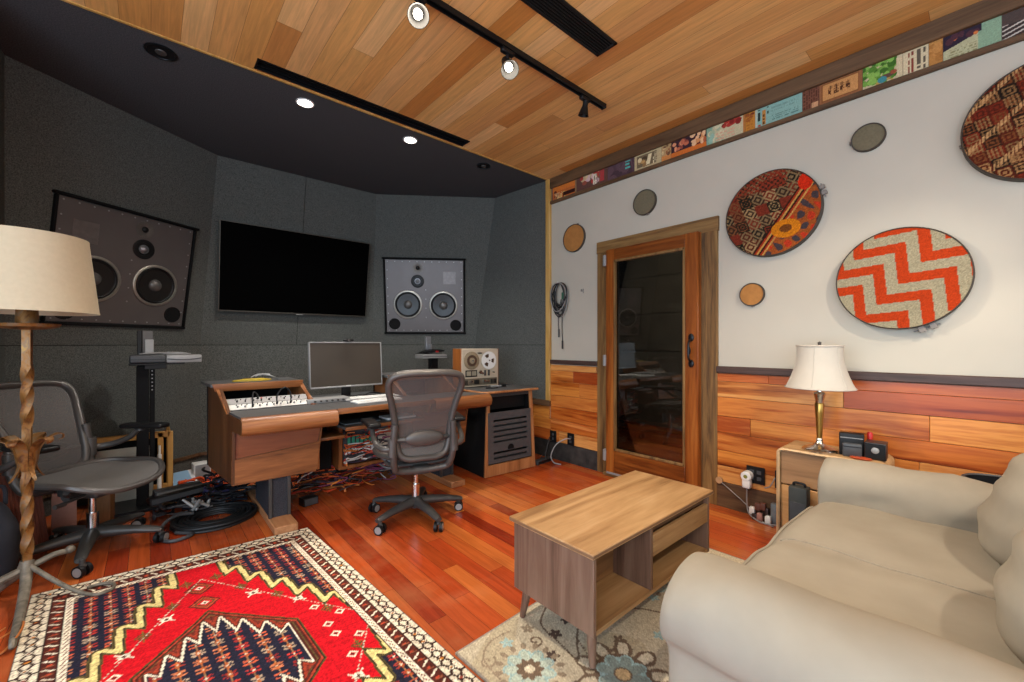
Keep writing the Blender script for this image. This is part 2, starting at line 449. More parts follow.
quadwall('wall_front_left', 'L1', 'L2'); quadwall('wall_front', 'L2', 'R2'); quadwall('wall_front_right', 'R2', 'R1')
quadwall('wall_left', 'L0', 'L1'); quadwall('wall_right_alcove', 'R1', 'R0', 0.60)
# fine vertical seam cover on the middle cloth wall and the dark backing behind the horizontal seams
struct('trim_seam', MB().hexa([V((1.200, 4.946, 1.2)), V((1.203, 4.946, 1.2)), V((1.203, 4.955, 1.2)), V((1.200, 4.955, 1.2))], [V((1.225, 4.666, ZC)), V((1.228, 4.666, ZC)), V((1.228, 4.675, ZC)), V((1.225, 4.675, ZC))]), M['matte_black'])

# right wall: plaster above, timber below, doorway cut out, the booth behind
DY0, DY1, DZ = 1.450, 2.300, 2.065
w = MB()
w.box((XR, -3.3, 0), (XR + 0.12, DY0, 2.94)).box((XR, DY1, 0), (XR + 0.12, YS + 0.02, 2.94)).box((XR, DY0, DZ), (XR + 0.12, DY1, 2.94))
struct('wall_right', w, M['white_wall'])
struct('wall_right_return', MB().box((XR, YS + 0.02, 0), (XR + 0.12, 5.3, 0.62)), M['brown_trim_y'])
def boards(name, y0, y1, z0, z1, hs, seed):
    rnd = random.Random(seed); bm = MB(); z = z0; k = 0; cols = []
    me_col = []
    tints = ['#ffffff', '#f0d2b4', '#dca888', '#fce4bc', '#c88a6c', '#ffeccc', '#e6b890', '#d09a78']
    while z < z1 - 0.02:
        h = min(hs[k % len(hs)], z1 - z); k += 1
        y = y0 - rnd.random() * 0.9
        while y < y1:
            L = rnd.uniform(0.55, 1.5); a, b = max(y, y0), min(y + L, y1); y += L
            if b - a < 0.05: continue
            d = 0.014 + rnd.random() * 0.006
            n0 = len(bm.bm.verts)
            bm.box((XR - d, a + 0.0008, z + 0.001), (XR - 0.0005, b - 0.0008, z + h - 0.001), 0.0015, 1)
            me_col += [C(rnd.choice(tints))] * (len(bm.bm.verts) - n0)
        z += h
    o = struct(name, bm, M['wains'])
    at = o.data.attributes.new('Col', 'FLOAT_COLOR', 'POINT')
    at.data.foreach_set('color', np.array(me_col, np.float32).ravel())
    return o
HS = [0.118, 0.112, 0.135, 0.12, 0.14, 0.115, 0.125]
boards('wall_right_wainscot', -3.3, 1.328, 0.185, 0.985, HS, 5)
boards('wall_right_wainscot_corner', 2.424, YS - 0.03, 0.185, 0.985, HS, 9)
boards('wall_right_wainscot_alcove', YS - 0.03, 4.3, 0.185, 0.55, HS, 12)
struct('baseboard_right', MB().box((XR - 0.02, -3.3, 0), (XR, 1.328, 0.183), 0.003, 1), M['brown_trim_y'])
struct('baseboard_right_corner', MB().box((XR - 0.02, 2.424, 0), (XR, 4.3, 0.183), 0.003, 1), plain('dark_dusty_baseboard', '#2c2a28', 0.7, var=0.6, scale=12))
struct('trim_chair_rail', MB().box((XR - 0.03, -3.3, 0.987), (XR, 1.328, 1.036), 0.004, 1), M['dark_trim_y'])
struct('trim_chair_rail_corner', MB().box((XR - 0.03, 2.424, 0.992), (XR, YS - 0.03, 1.036), 0.004, 1), M['dark_trim_y'])
struct('trim_ceiling', MB().box((XR - 0.03, -3.3, 2.835), (XR, YS, ZC), 0.004, 1), M['brown_trim_y'])
struct('trim_poster_rail', MB().box((XR - 0.026, -3.3, 2.672), (XR, YS - 0.02, 2.703), 0.004, 1), M['brown_trim_y'])
struct('trim_poster_backing', MB().box((XR - 0.004, -3.3, 2.703), (XR, YS - 0.02, 2.835)), plain('poster_backing', '#5c4a44', 0.8, var=0.35, scale=6))
for nm, a_, b_ in (('baseboard_front_left', 'L1', 'L2'), ('baseboard_front', 'L2', 'R2'), ('baseboard_front_right', 'R2', 'R1')):
    pa, pb = B[a_].copy(), B[b_].copy(); h_ = (pb - pa); h_.z = 0; h_.normalize(); n_ = V((h_.y, -h_.x, 0)) * .018
    q = [V((p.x, p.y, .135)) for p in (pa, pb)]
    struct(nm, MB().hexa([q[0], q[1], q[1] + n_, q[0] + n_], [p + V((0, 0, .03)) for p in (q[0], q[1], q[1] + n_, q[0] + n_)]), M['brown_trim_y'])
# timber frame round the cloth panel at the corner
struct('trim_corner_post', MB().box((XR - 0.035, YS - 0.03, 0.55), (XR, YS + 0.03, 2.94), 0.004, 1), M['pale_trim'])
struct('trim_corner_sill', MB().box((XR - 0.045, YS - 0.03, 0.545), (XR, 4.25, 0.605), 0.004, 1), M['brown_trim_y'])
# the rest of the room, behind the camera: plain walls, windows added for light
struct('wall_left_rear', MB().box((-1.9, 1.9, 0), (-1.78, YS, 2.94)).box((-1.9, -3.18, 0), (-1.78, 1.9, 0.12)).box((-1.9, -3.18, 2.82), (-1.78, 1.9, 2.94)), M['white_wall'])
w2 = MB()
for y in (-3.15, -1.5, 0.18, 1.85): w2.box((-1.87, y, 0.12), (-1.81, y + 0.05, 2.82))
w2.box((-1.87, -3.15, 0.12), (-1.81, 1.9, 0.17)).box((-1.87, -3.15, 2.77), (-1.81, 1.9, 2.82))
struct('added_window_2', w2, M['white'])
struct('wall_left_return', MB().box((-1.9, YS, 0), (-0.72, YS + 0.1, 2.94)), M['fabric'])
b = MB().box((-1.9, -3.3, 0), (-1.75, -3.18, 2.94)).box((3.05, -3.3, 0), (3.2, -3.18, 2.94)).box((-1.75, -3.3, 0), (3.05, -3.18, 0.12)).box((-1.75, -3.3, 2.82), (3.05, -3.18, 2.94))
struct('wall_back', b, M['white_wall'])
wf = MB()
for x in (-1.75, -0.16, 1.43, 3.0): wf.box((x, -3.27, 0.12), (x + 0.05, -3.21, 2.82))
wf.box((-1.75, -3.27, 0.12), (3.05, -3.21, 0.17)).box((-1.75, -3.27, 2.77), (3.05, -3.21, 2.82))
struct('added_window_1', wf, M['white'])

# booth behind the glass door
gb = plain('booth_panel', '#55504a', 0.9, var=0.25, scale=3)
bw = MB().box((5.6, 0.4, 0), (5.7, 4.6, 2.94))
for z in (0.55, 1.1, 1.65, 2.2): bw.box((5.585, 0.4, z), (5.6, 4.6, z + 0.52), 0.004, 1)
bw.box((XR + 0.12, 0.3, 0), (5.7, 0.4, 2.94)).box((XR + 0.12, 4.6, 0), (5.7, 4.7, 2.94))
struct('wall_booth', bw, gb)
struct('ceiling_booth', MB().box((XR + 0.12, 0.3, 2.94), (5.7, 4.7, 3.0)), gb)

# ------------------------------------------------------------------ door
def make_door():
    d = MB()
    d.box((XR - 0.022, 1.322, 0), (XR + 0.12, DY0 + 0.0, 2.13), 0.003, 1)
    d.box((XR - 0.022, DY1, 0), (XR + 0.12, 2.422, 2.13), 0.003, 1)
    root = thing('door_1', 'glazed timber door in a rough plank frame on the plaster wall', 'door', (XR, 1.87, 0)); root['kind'] = 'structure'
    emit('door_frame', d, M['rustic_z'], root)
    emit('lintel', MB().box((XR - 0.024, 1.315, DZ - 0.02), (XR + 0.12, 2.428, 2.155), 0.003, 1), M['rustic_y'], root)
    x0, x1 = XR - 0.075, XR - 0.02
    y0, y1, g0, g1 = 1.440, 2.285, 1.545, 2.195
    s = MB().box((x0, y0, 0.03), (x1, g0, 2.055), 0.004, 1).box((x0, g1, 0.03), (x1, y1, 2.055), 0.004, 1)
    leaf = emit('door_leaf', s, M['door_z'], root)
    emit('rail', MB().box((x0 + 0.001, g0, 1.945), (x1, g1, 2.053), 0.003, 1).box((x0 + 0.001, g0, 0.03), (x1, g1, 0.255), 0.003, 1), M['door_y'], root)
    bead = MB()
    for a, c in (((x0 - 0.006, g0 - 0.004, 0.25), (x0 + 0.02, g0 + 0.016, 1.95)), ((x0 - 0.006, g1 - 0.016, 0.25), (x0 + 0.02, g1 + 0.004, 1.95)),
                 ((x0 - 0.006, g0, 1.932), (x0 + 0.02, g1, 1.952)), ((x0 - 0.006, g0, 0.247), (x0 + 0.02, g1, 0.267))): bead.box(a, c, 0.003, 1)
    emit('glazing_bead', bead, M['rustic_z'], root)
    emit('pane', MB().box((x0 + 0.025, g0 - 0.002, 0.252), (x0 + 0.031, g1 + 0.002, 1.948)), M['glass'], root)
    emit('threshold', MB().box((XR - 0.06, 1.42, 0.0), (XR + 0.12, 2.33, 0.024), 0.004, 1), M['rustic_y'], root)
    emit('sweep_strip', MB().box((x0 - 0.004, y0 + 0.01, 0.03), (x0 + 0.0, y1 - 0.01, 0.048)), M['silver'], root)
    h = MB().tube([(x0 - 0.004, 1.492, 1.06), (x0 - 0.045, 1.492, 1.09), (x0 - 0.05, 1.492, 1.15), (x0 - 0.045, 1.492, 1.21), (x0 - 0.004, 1.492, 1.24)], 0.008, 8, 5)
    h.ball((x0 - 0.006, 1.492, 1.25), (0.008, 0.022, 0.03)).ball((x0 - 0.006, 1.492, 1.05), (0.008, 0.022, 0.03)).ball((x0 - 0.04, 1.492, 1.15), (0.014, 0.013, 0.03))
    emit('door_handle', h, M['black_metal'], root, label='dark iron pull handle')
    for z in (0.19, 1.05, 1.96):
        emit('hinge', MB().box((x0 - 0.004, y1 - 0.004, z - 0.05), (x1, y1 + 0.03, z + 0.05), 0.002, 1).cyl((x0 - 0.006, y1 + 0.006, z - 0.05), (x0 - 0.006, y1 + 0.006, z + 0.05), 0.006, 8), M['silver'], root)
make_door()
# ------------------------------------------------------------------ ceiling fixtures
def spot(name, loc, target, energy, size, blend=0.5, radius=0.04, col=(1, 0.9, 0.76)):
    l = D.lights.new(name, 'SPOT'); l.energy = energy; l.spot_size = math.radians(size); l.spot_blend = blend; l.shadow_soft_size = radius; l.color = col
    o = D.objects.new(name, l); COL.objects.link(o); o.location = loc
    o.rotation_euler = (Vector(target) - Vector(loc)).to_track_quat('-Z', 'Y').to_euler(); return o
def ceiling_things():
    t = thing('track_rail', 'black lighting track fixed to the wooden ceiling', 'track light', (1.3, 1.835, ZC))
    r = MB().box((0.35, 1.817, ZC - 0.012), (2.482, 1.853, ZC)).box((0.35, 1.817, ZC - 0.03), (2.482, 1.826, ZC - 0.011)).box((0.35, 1.844, ZC - 0.03), (2.482, 1.853, ZC - 0.011))
    emit('channel', r, M['black_metal'], t)
    emit('end_cap', MB().box((2.478, 1.814, ZC - 0.032), (2.492, 1.856, ZC), 0.002, 1), M['black'], t)
    def head(x, aim, lit, label):
        p = V((x, 1.835, ZC - 0.03)); t = thing('track_spotlight', label, 'spotlight', p, 0, 'spotlights on the ceiling track')
        emit('adapter', MB().box((x - 0.045, 1.82, ZC - 0.058), (x + 0.045, 1.85, ZC - 0.031), 0.004, 1), M['black'], t)
        d = (V(aim) - V((x, 1.835, ZC - 0.12))).normalized(); c = V((x, 1.835, ZC - (0.115 if lit else .098))); q = d.to_track_quat('Z', 'Y').to_matrix().to_4x4()
        emit('arm', MB().tube([(x, 1.835, ZC - 0.058), (x, 1.835, ZC - 0.08), c - d * 0.02], 0.009, 8), M['black_metal'], t)
        sh = MB().lathe([(0.018, -0.055), (0.026, -0.05), (0.026, -0.01), (0.032, 0.01), (0.05, 0.075), (0.053, 0.078), (0.050, 0.078), (0.03, 0.012), (0.0, 0.012)], 24, Matrix.Translation(c) @ q @ Matrix.Scale(1.0 if lit else .72, 4), caps=False)
        emit('lamp_head', sh, M['black'], t)
        if lit:
            emit('bulb', MB().lathe([(0.0, 0.060), (0.014, 0.058), (0.022, 0.048), (0.020, 0.03), (0.012, 0.012)], 24, Matrix.Translation(c) @ q, caps=False), M['bulb'], t, label='glowing bulb')
            return c + d * 0.085
    a1, a2 = (0.25, 0.0, 0.6), (0.9, 0.2, 0.5)
    p1 = head(0.985, a1, True, 'lit track spotlight farther from the slatted vent, at the top edge of the picture')
    p2 = head(1.565, a2, True, 'lit track spotlight in the middle of the black track, shining beside the slatted vent')
    head(2.27, (2.35, 2.6, 0.0), False, 'unlit black track spotlight at the free end of the track')
    t = thing('slot_vent', 'long black linear air slot along the edge of the wooden ceiling', 'vent', (1.28, 2.98, ZC))
    emit('frame', MB().box((0.493, 2.922, ZC - 0.004), (2.07, 2.932, ZC + 0.02)).box((0.493, 3.028, ZC - 0.004), (2.07, 3.038, ZC + 0.02)).box((0.493, 2.922, ZC - 0.004), (0.503, 3.038, ZC + 0.02)).box((2.06, 2.922, ZC - 0.004), (2.07, 3.038, ZC + 0.02)), M['black_metal'], t)
    emit('duct', MB().box((0.5, 2.93, ZC + 0.02), (2.06, 3.03, ZC + 0.04)), M['matte_black'], t)
    for y in (2.955, 3.0): emit('blade', MB().box((0.5, y, ZC + 0.004), (2.06, y + 0.006, ZC + 0.02)), M['black_metal'], t)
    t = thing('ceiling_grille', 'black slatted air grille in the wooden ceiling beside the track', 'vent', (1.55, 1.477, ZC))
    x0, x1, y0, y1 = 1.05, 2.034, 1.405, 1.548
    emit('frame', MB().box((x0, y0, ZC - 0.01), (x1, y0 + 0.02, ZC - 0.0005), 0.002, 1).box((x0, y1 - 0.02, ZC - 0.01), (x1, y1, ZC - 0.0005), 0.002, 1).box((x0, y0, ZC - 0.01), (x0 + 0.02, y1, ZC - 0.0005), 0.002, 1).box((x1 - 0.02, y0, ZC - 0.01), (x1, y1, ZC - 0.0005), 0.002, 1), M['black_metal'], t)
    emit('backing', MB().box((x0 + 0.01, y0 + 0.01, ZC - 0.003), (x1 - 0.01, y1 - 0.01, ZC - 0.0005)), M['matte_black'], t)
    for k in range(6):
        y = y0 + 0.026 + k * 0.0165
        emit('slat', MB().box((x0 + 0.02, y, ZC - 0.0095), (x1 - 0.02, y + 0.009, ZC - 0.003), 0.001, 1), M['black'], t)
    for x, lit, r, lab in ((0.049, False, 0.078, 'large unlit black recessed downlight nearest the floor lamp'), (0.843, True, 0.06, 'lit recessed downlight in the dark ceiling above the television'),
                           (1.671, True, 0.06, 'lit recessed downlight in the dark ceiling between the television and the right speaker'), (2.454, False, 0.066, 'unlit black recessed downlight in the corner by the right speaker')):
        t = thing('downlight', lab, 'downlight', (x, 3.235, ZC), 0, 'recessed downlights in the cloth ceiling')
        m = Matrix.Translation((x, 3.235, ZC))
        emit('trim_ring', MB().lathe([(r, -0.001), (r, -0.006), (r * 0.84, -0.007), (r * 0.8, -0.001)], 32, m, caps=False), M['black_metal' if not lit else 'white'], t)
        if lit: emit('lens', MB().lathe([(0.0, -0.003), (r * 0.82, -0.003), (r * 0.82, -0.001), (0, -0.001)], 32, m, caps=False), M['lens'], t, label='glowing lens')
        else:
            emit('baffle', MB().lathe([(r * 0.82, -0.004), (r * 0.62, -0.0025), (0.0, -0.0022)], 32, m, caps=False), M['matte_black'], t)
            emit('lamp', MB().lathe([(0.0, -0.010), (r * 0.34, -0.009), (r * 0.36, -0.003), (0, -0.003)], 20, m, caps=False), M['graphite_lt'], t)
    return p1, p2, a1, a2
P1, P2, A1, A2 = ceiling_things()

# ------------------------------------------------------------------ monitors built into the tilted cloth walls
def plane_frame(a, b, bot):
    h = (b - a); h.z = 0; h.normalize(); n = h.cross(bot - a).normalized(); u = n.cross(h)
    if u.z < 0: u = -u
    nn = h.cross(u)             # towards the room
    return h, u, nn
def wall_speaker(a, off_s, off_t, mirror, label):
    ta, tb, ba, bb = T[a[0]], T[a[1]], B[a[0]], B[a[1]]
    h, u, n = plane_frame(ta, tb, ta + ((ba + bb) - (ta + tb)) / 2)
    W_, H_ = 0.93, 0.875
    O = ta + h * off_s + u * off_t + n * 0.012
    # frame columns: x = h, y = u, z = n
    F = Matrix(((h.x, u.x, n.x, O.x), (h.y, u.y, n.y, O.y), (h.z, u.z, n.z, O.z), (0, 0, 0, 1)))
    ctr = F @ V((W_ / 2, -H_, 0))
    t = thing('wall_speaker', label, 'speaker', ctr, 0, 'speakers set in the cloth walls')
    fx = (lambda x: W_ - x) if mirror else (lambda x: x)
    fr = MB()
    e = 0.030
    for lo, hi in (((-e, 0, -0.02), (W_ + e, e * 0.7, 0.035)), ((-e, -H_ - e * 0.7, -0.02), (W_ + e, -H_, 0.012)), ((-e * 0.6, -H_, -0.02), (0, 0, 0.02)), ((W_, -H_, -0.02), (W_ + e * 0.6, 0, 0.02))):
        fr.box(lo, hi, 0.006, 1, F)
    emit('surround', fr, M['matte_black'], t)
    bf = emit('baffle', MB().box((0.004, -H_ + 0.004, -0.03), (W_ - 0.004, -0.004, 0.003), 0.002, 1, F), M['baffle'], t)
    sc = MB()
    for k in range(11):
        for xx, yy in ((0.03 + k * (W_ - 0.06) / 10, -0.025), (0.03 + k * (W_ - 0.06) / 10, -H_ + 0.025)): sc.lathe([(0.006, 0.003), (0.005, 0.0065), (0, 0.0065)], 8, F @ Matrix.Translation((xx, yy, 0)), caps=False)
    for k in range(1, 8):
        for xx in (0.025, W_ - 0.025): sc.lathe([(0.006, 0.003), (0.005, 0.0065), (0, 0.0065)], 8, F @ Matrix.Translation((xx, -0.025 - k * (H_ - 0.05) / 8, 0)), caps=False)
    for k in range(4): sc.lathe([(0.006, 0.003), (0.005, 0.0065), (0, 0.0065)], 8, F @ Matrix.Translation((0.475, -0.36 - k * 0.11, 0)), caps=False)
    emit('screws', sc, M['silver'], bf)
    lg = MB().box((fx(0.76) - 0.075, -0.29, 0.003), (fx(0.76) + 0.075, -0.14, 0.006), 0.001, 1, F)
    emit('badge', lg, M['badge'], t)
    G = lambda x, y: F @ Matrix.Translation((fx(x), y, 0))
    for x, y, r in ((0.26, -0.537, 0.172), (0.685, -0.545, 0.172)):
        w_ = emit('woofer', MB().lathe([(r, 0.003), (r, 0.012), (r * 0.97, 0.016), (r * 0.90, 0.016), (r * 0.88, 0.010), (r * 0.86, 0.004)], 48, G(x, y), caps=False), M['frame_ring'], t)
        emit('surround_roll', MB().lathe([(r * 0.88, 0.006), (r * 0.85, 0.014), (r * 0.80, 0.016), (r * 0.76, 0.012), (r * 0.74, 0.006)], 48, G(x, y), caps=False), M['black'], w_)
        emit('cone', MB().lathe([(r * 0.76, 0.0085), (r * 0.5, 0.0062), (r * 0.28, 0.0042), (0, 0.0042)], 48, G(x, y), caps=False), M['cone'], w_)
        emit('dust_cap', MB().lathe([(r * 0.30, 0.0045), (r * 0.27, 0.016), (r * 0.18, 0.027), (r * 0.08, 0.032), (0, 0.033)], 32, G(x, y), caps=False), M['cap'], w_)
    md = emit('midrange', MB().lathe([(0.078, 0.003), (0.078, 0.010), (0.068, 0.013), (0.052, 0.012), (0.05, 0.005), (0.0, 0.005)], 40, G(0.38, -0.257), caps=False), M['black'], t)
    emit('phase_plug', MB().lathe([(0.036, 0.005), (0.034, 0.012), (0.026, 0.013), (0.02, 0.02), (0.008, 0.028), (0, 0.029)], 28, G(0.38, -0.257), caps=False), M['grey_metal'], md)
    tw = emit('tweeter', MB().lathe([(0.066, 0.003), (0.066, 0.006), (0.03, 0.0065), (0.026, 0.004), (0.0, 0.004)], 36, G(0.385, -0.10), caps=False), M['tweet'], t)
    emit('dome', MB().lathe([(0.024, 0.004), (0.02, 0.012), (0.008, 0.018), (0, 0.019)], 24, G(0.385, -0.10), caps=False), M['black'], tw)
    for x, y in ((0.097, -0.772), (0.832, -0.787)):
        emit('port', MB().lathe([(0.068, 0.003), (0.068, 0.007), (0.062, 0.008), (0.058, 0.004), (0.0, 0.0035)], 36, G(x, y), caps=False), M['matte_black'], t)
    return F, t
M['baffle'] = plain('speaker_baffle', '#5a5453', 0.42, 0.3, var=0.06, scale=6)
M['badge'] = plain('badge_plate', '#645d5b', 0.35, 0.3)
M['frame_ring'] = plain('woofer_frame', '#a39e95', 0.35, 0.7)
M['cone'] = plain('woofer_cone', '#1c1a19', 0.28, 0.0, spec=0.35)
M['cap'] = plain('dust_cap', '#5c5a58', 0.25, 0.3)
M['tweet'] = plain('tweeter_plate', '#5e5955', 0.45, 0.4)
wall_speaker(('L1', 'L2'), 0.303, -0.727, True, 'wide dark speaker in the cloth wall behind the floor lamp')
wall_speaker(('R2', 'R1'), 0.075, -0.737, False, 'wide dark speaker in the cloth wall above the reel to reel recorder')

# ------------------------------------------------------------------ television
def television():
    hX, uX, nX = V((1, 0, 0)), V((0, -0.152, 0.988)).normalized(), V((0, -0.988, -0.152)).normalized()
    x0, x1 = 0.487, 1.915
    O = V((x0, 4.757 - 0.07, 2.360)); w_, h_ = x1 - x0, 0.855
    k = 0.985
    F = Matrix(((hX.x, uX.x, nX.x, O.x), (hX.y, uX.y, nX.y, O.y), (hX.z, uX.z, nX.z, O.z), (0, 0, 0, 1)))
    t = thing('television', 'wide black flat television hung on the middle cloth wall', 'television', F @ V((w_ / 2, -h_, -0.02)))
    emit('housing', MB().box((0.01, -h_ + 0.01, -0.045), (w_ - 0.01, -0.01, -0.004), 0.008, 2, F), M['black'], t)
    bz = MB()
    for lo, hi in (((0, -0.009, -0.012), (w_, 0, 0.004)), ((0, -h_, -0.012), (w_, -h_ + 0.014, 0.004)), ((0, -h_, -0.012), (0.009, 0, 0.004)), ((w_ - 0.009, -h_, -0.012), (w_, 0, 0.004))): bz.box(lo, hi, 0.002, 1, F)
    emit('bezel', bz, M['bezel'], t, label='thin silver bezel')
    emit('screen', MB().box((0.008, -h_ + 0.013, -0.006), (w_ - 0.008, -0.008, 0.001), 0, 1, F), M['screen_black'], t)
    emit('badge', MB().box((w_ / 2 - 0.035, -h_ - 0.006, -0.004), (w_ / 2 + 0.035, -h_ + 0.002, 0.006), 0.001, 1, F), M['silver'], t)
    emit('wall_bracket', MB().box((w_ / 2 - 0.3, -h_ * 0.75, -0.062), (w_ / 2 + 0.3, -h_ * 0.3, -0.045), 0.004, 1, F), M['black_metal'], t)
M['bezel'] = plain('television_bezel', '#4a4640', 0.35, 0.6)
television()

# ------------------------------------------------------------------ hoops and cloths on the right wall
def stair(p, q, per=0.18, w=0.102, ph=0.0):
    s = p - q; d = p + q
    tri = np.abs(((s / per + ph) % 2.0) - 1.0) * per
    return np.floor((d + tri * -1.0) / w)
def disc_colors(n, r, kind):
    g = np.linspace(-r, r, n); X, Y = np.meshgrid(g, g, indexing='ij')     # X to the viewer's right, Y up
    if kind == 'chevron':
        a = math.radians(5.0); p = X * math.cos(a) + Y * math.sin(a); q = -X * math.sin(a) + Y * math.cos(a)
        # anchor: an inner corner at wall point y=.481 z=1.745 (disc centre y=.33 z=1.56)
        px, qx = -0.151, 0.185
        p0 = px * math.cos(a) + qx * math.sin(a); q0 = -px * math.sin(a) + qx * math.cos(a)
        per = 0.178; s = (p - p0) - (q - q0); d = (p - p0) + (q - q0)
        m = (s / per) % 2.0; tri = np.where(m < 1, m, 2 - m) * per
        k = np.floor((d - tri) / 0.1005)
        c = np.where((k % 2 == 0)[..., None], hexa('#8e856c'), hexa('#a03414'))
        weave = 1 + 0.07 * RNG.standard_normal(c.shape[:2])[..., None]
        return c * weave
    c = np.zeros((n, n, 3)); pal = [hexa(k) for k in ('#7a3426', '#a8926c', '#3a2a22', '#7a5236', '#a8804a', '#5a2a20', '#26221e')]
    rnd = np.random.default_rng(3 if kind == 'kilim_a' else 8)
    a = math.radians(-38 if kind == 'kilim_a' else 8)
    p = X * math.cos(a) + Y * math.sin(a); q = -X * math.sin(a) + Y * math.cos(a)
    cell = 0.078 if kind == 'kilim_a' else 0.056
    if kind == 'kilim_a':
        pp, qq = (X + Y * 0.35), (Y - X * 0.12)
    else: pp, qq = (X + Y * 0.25), (Y - X * 0.2)
    i = np.floor(pp / cell); j = np.floor(qq / cell)
    u = np.abs((pp / cell) % 1 - 0.5) * 2; v = np.abs((qq / cell) % 1 - 0.5) * 2
    ring = np.floor(np.maximum(u, v) * 4.0) if kind != 'kilim_a' else np.floor((u + v) * 2.6)
    h = (np.abs(np.sin(i * 12.9898 + j * 78.233) * 43758.5453)) % 1
    base = np.array([pal[1], pal[1] * .8, pal[3], pal[0]])[(h * 4).astype(int) % 4]
    alt = np.array([pal[2], pal[5], pal[6], pal[0]])[((h * 17).astype(int)) % 4]
    c = np.where((ring % 2 == 0)[..., None], base, alt)
    if kind == 'kilim_b':
        hx = ((pp / cell * 4) % 1 < 0.45) & (((j + i) % 3) == 0); c = np.where(hx[..., None], pal[1] * 0.9, c)
        vv = ((X - Y) % 0.19) < 0.03; c = np.where((vv & ((X * 170 % 2) < 1))[..., None], hexa('#c8b68e'), c)
        c = c * np.array([0.95, 0.85, 0.78])
    if kind == 'kilim_a':
        dk = (i + 2 * j) % 5 == 0
        hook = dk & (np.floor(np.maximum(u, v) * 5) % 2 == 0); c = np.where(hook[..., None], hexa('#22261c'), c)
        stripe = (X * 0.8 - Y * 0.55); band = (stripe > 0.055) & (stripe < 0.12)
        cc = np.floor(stripe / 0.011) % 3
        c = np.where(band[..., None], np.array([hexa('#a33a22'), hexa('#caa05a'), hexa('#3a2018')])[cc.astype(int)], c)
        rs = stripe >= 0.12
        blob = np.sin(X * 52 + 1.3 * np.sin(Y * 31)) * np.cos(Y * 44 + np.sin(X * 27))
        bc = np.where((blob > 0.35)[..., None], hexa('#d2452a'), np.where((blob < -0.45)[..., None], hexa('#4d4750'), hexa('#b0602e')))
        c = np.where(rs[..., None], bc * .92, c)
        e = ((X - 0.09) / 0.085) ** 2 + ((Y + 0.12) / 0.06) ** 2
        c = np.where((e < 1)[..., None], hexa('#d98a1e'), c); c = np.where((e < 0.18)[..., None], hexa('#7a4a20'), c)
        e2 = ((X - 0.20) / 0.04) ** 2 + ((Y - 0.16) / 0.055) ** 2
        c = np.where((e2 < 1)[..., None], hexa('#d8341a'), c)
        top = (Y > 0.16) & (X < 0.1); chk = ((np.floor(X / 0.018) + np.floor(Y / 0.018)) % 2 == 0)
        c = np.where((top & chk)[..., None], hexa('#8a3a28'), c)
    return c * np.array([.86, .80, .74]) * (1 + 0.10 * RNG.standard_normal(c.shape[:2])[..., None])
def hoop(name, y, z, r, label, kind=None, mat=None, cat_='wall hoop', group=None, clasp=None, tilt=0.0, depth=0.03, ring='hoop'):
    t = thing(name, label, cat_, (XR, y, z), 0, group)
    X0 = XR - depth
    m = Matrix.Translation((XR, y, z)) @ Matrix.Rotation(-PI / 2, 4, 'Y')      # lathe z axis -> -x (into the room)
    emit('rim', MB().lathe([(r * 0.96, -0.003), (r, -0.003), (r, depth), (r * 0.985, depth + 0.004), (r - 0.006, depth + 0.003), (r - 0.007, depth - 0.004)], 72, m, caps=False), M[ring], t)
    if kind:
        n = int(2 * r / 0.0042); cols = disc_colors(n, r, kind); g = np.linspace(-r, r, n)
        mask = (g[:, None] ** 2 + g[None, :] ** 2) < (r - 0.002) ** 2
        cloth_slab('cloth', (X0, y + r, z - r), (0, -1, 0), (0, 0, 1), (-1, 0, 0), cols, 2 * r, 2 * r, 0.0, M['wool'], t, mask)
    else:
        emit('cloth', MB().lathe([(r - 0.004, depth - 0.003), (r * 0.7, depth), (0, depth + 0.001)], 48, m, caps=False), M[mat], t)
    if clasp is not None:
        a = math.radians(clasp[0]); s_ = clasp[1]
        K = Matrix.Translation((XR - depth * 0.6, y - math.cos(a) * (r + 0.012 * s_), z + math.sin(a) * (r + 0.012 * s_))) @ Matrix.Rotation(a, 4, 'X') 
        K = Matrix.Translation((XR - depth * 0.6, y - math.cos(a) * (r + 0.011 * s_), z + math.sin(a) * (r + 0.011 * s_))) @ Matrix.Rotation(PI - a, 4, 'X')
        b = MB().cbox((0, 0, -0.018 * s_), (0.018, 0.026 * s_, 0.022 * s_), 0.002, 1, K).cbox((0, 0, 0.018 * s_), (0.018, 0.026 * s_, 0.022 * s_), 0.002, 1, K)
        emit('clasp', b, M['hoop_grey'], t)
        emit('screw', MB().lathe([(0.003 * s_, -0.04 * s_), (0.003 * s_, 0.045 * s_), (0, 0.045 * s_)], 8, K), M['grey_metal'], t)
    return t
GH = 'round hoops on the white wall'
hoop('embroidery_hoop', 1.928, 2.41, 0.108, 'sage green round hoop above the timber door', mat='felt_green', group=GH, clasp=(-75, 0.4), depth=0.022)
hoop('embroidery_hoop', 0.463, 2.416, 0.080, 'sage green round hoop between the two patterned kilim hoops', mat='felt_green', group=GH, clasp=(185, 0.3), depth=0.02)
hoop('embroidery_hoop', 2.712, 2.255, 0.138, 'tan round hoop above the hanging cables', mat='tan_cloth', group=GH, clasp=(70, 0.35), depth=0.022)
hoop('embroidery_hoop', 1.090, 1.548, 0.081, 'small tan round hoop beside the door, lowest on the white wall', mat='tan_cloth', group=GH, clasp=(-85, 0.3), depth=0.02)
hoop('embroidery_hoop', 0.965, 2.083, 0.288, 'kilim covered hoop with orange and red motifs beside the top of the door', 'kilim_a', group=GH, clasp=(16, 1.1), depth=0.045)
hoop('embroidery_hoop', 0.325, 1.565, 0.283, 'orange and beige zigzag hoop above the sofa', 'chevron', group=GH, clasp=(-68, 1.3), depth=0.055)
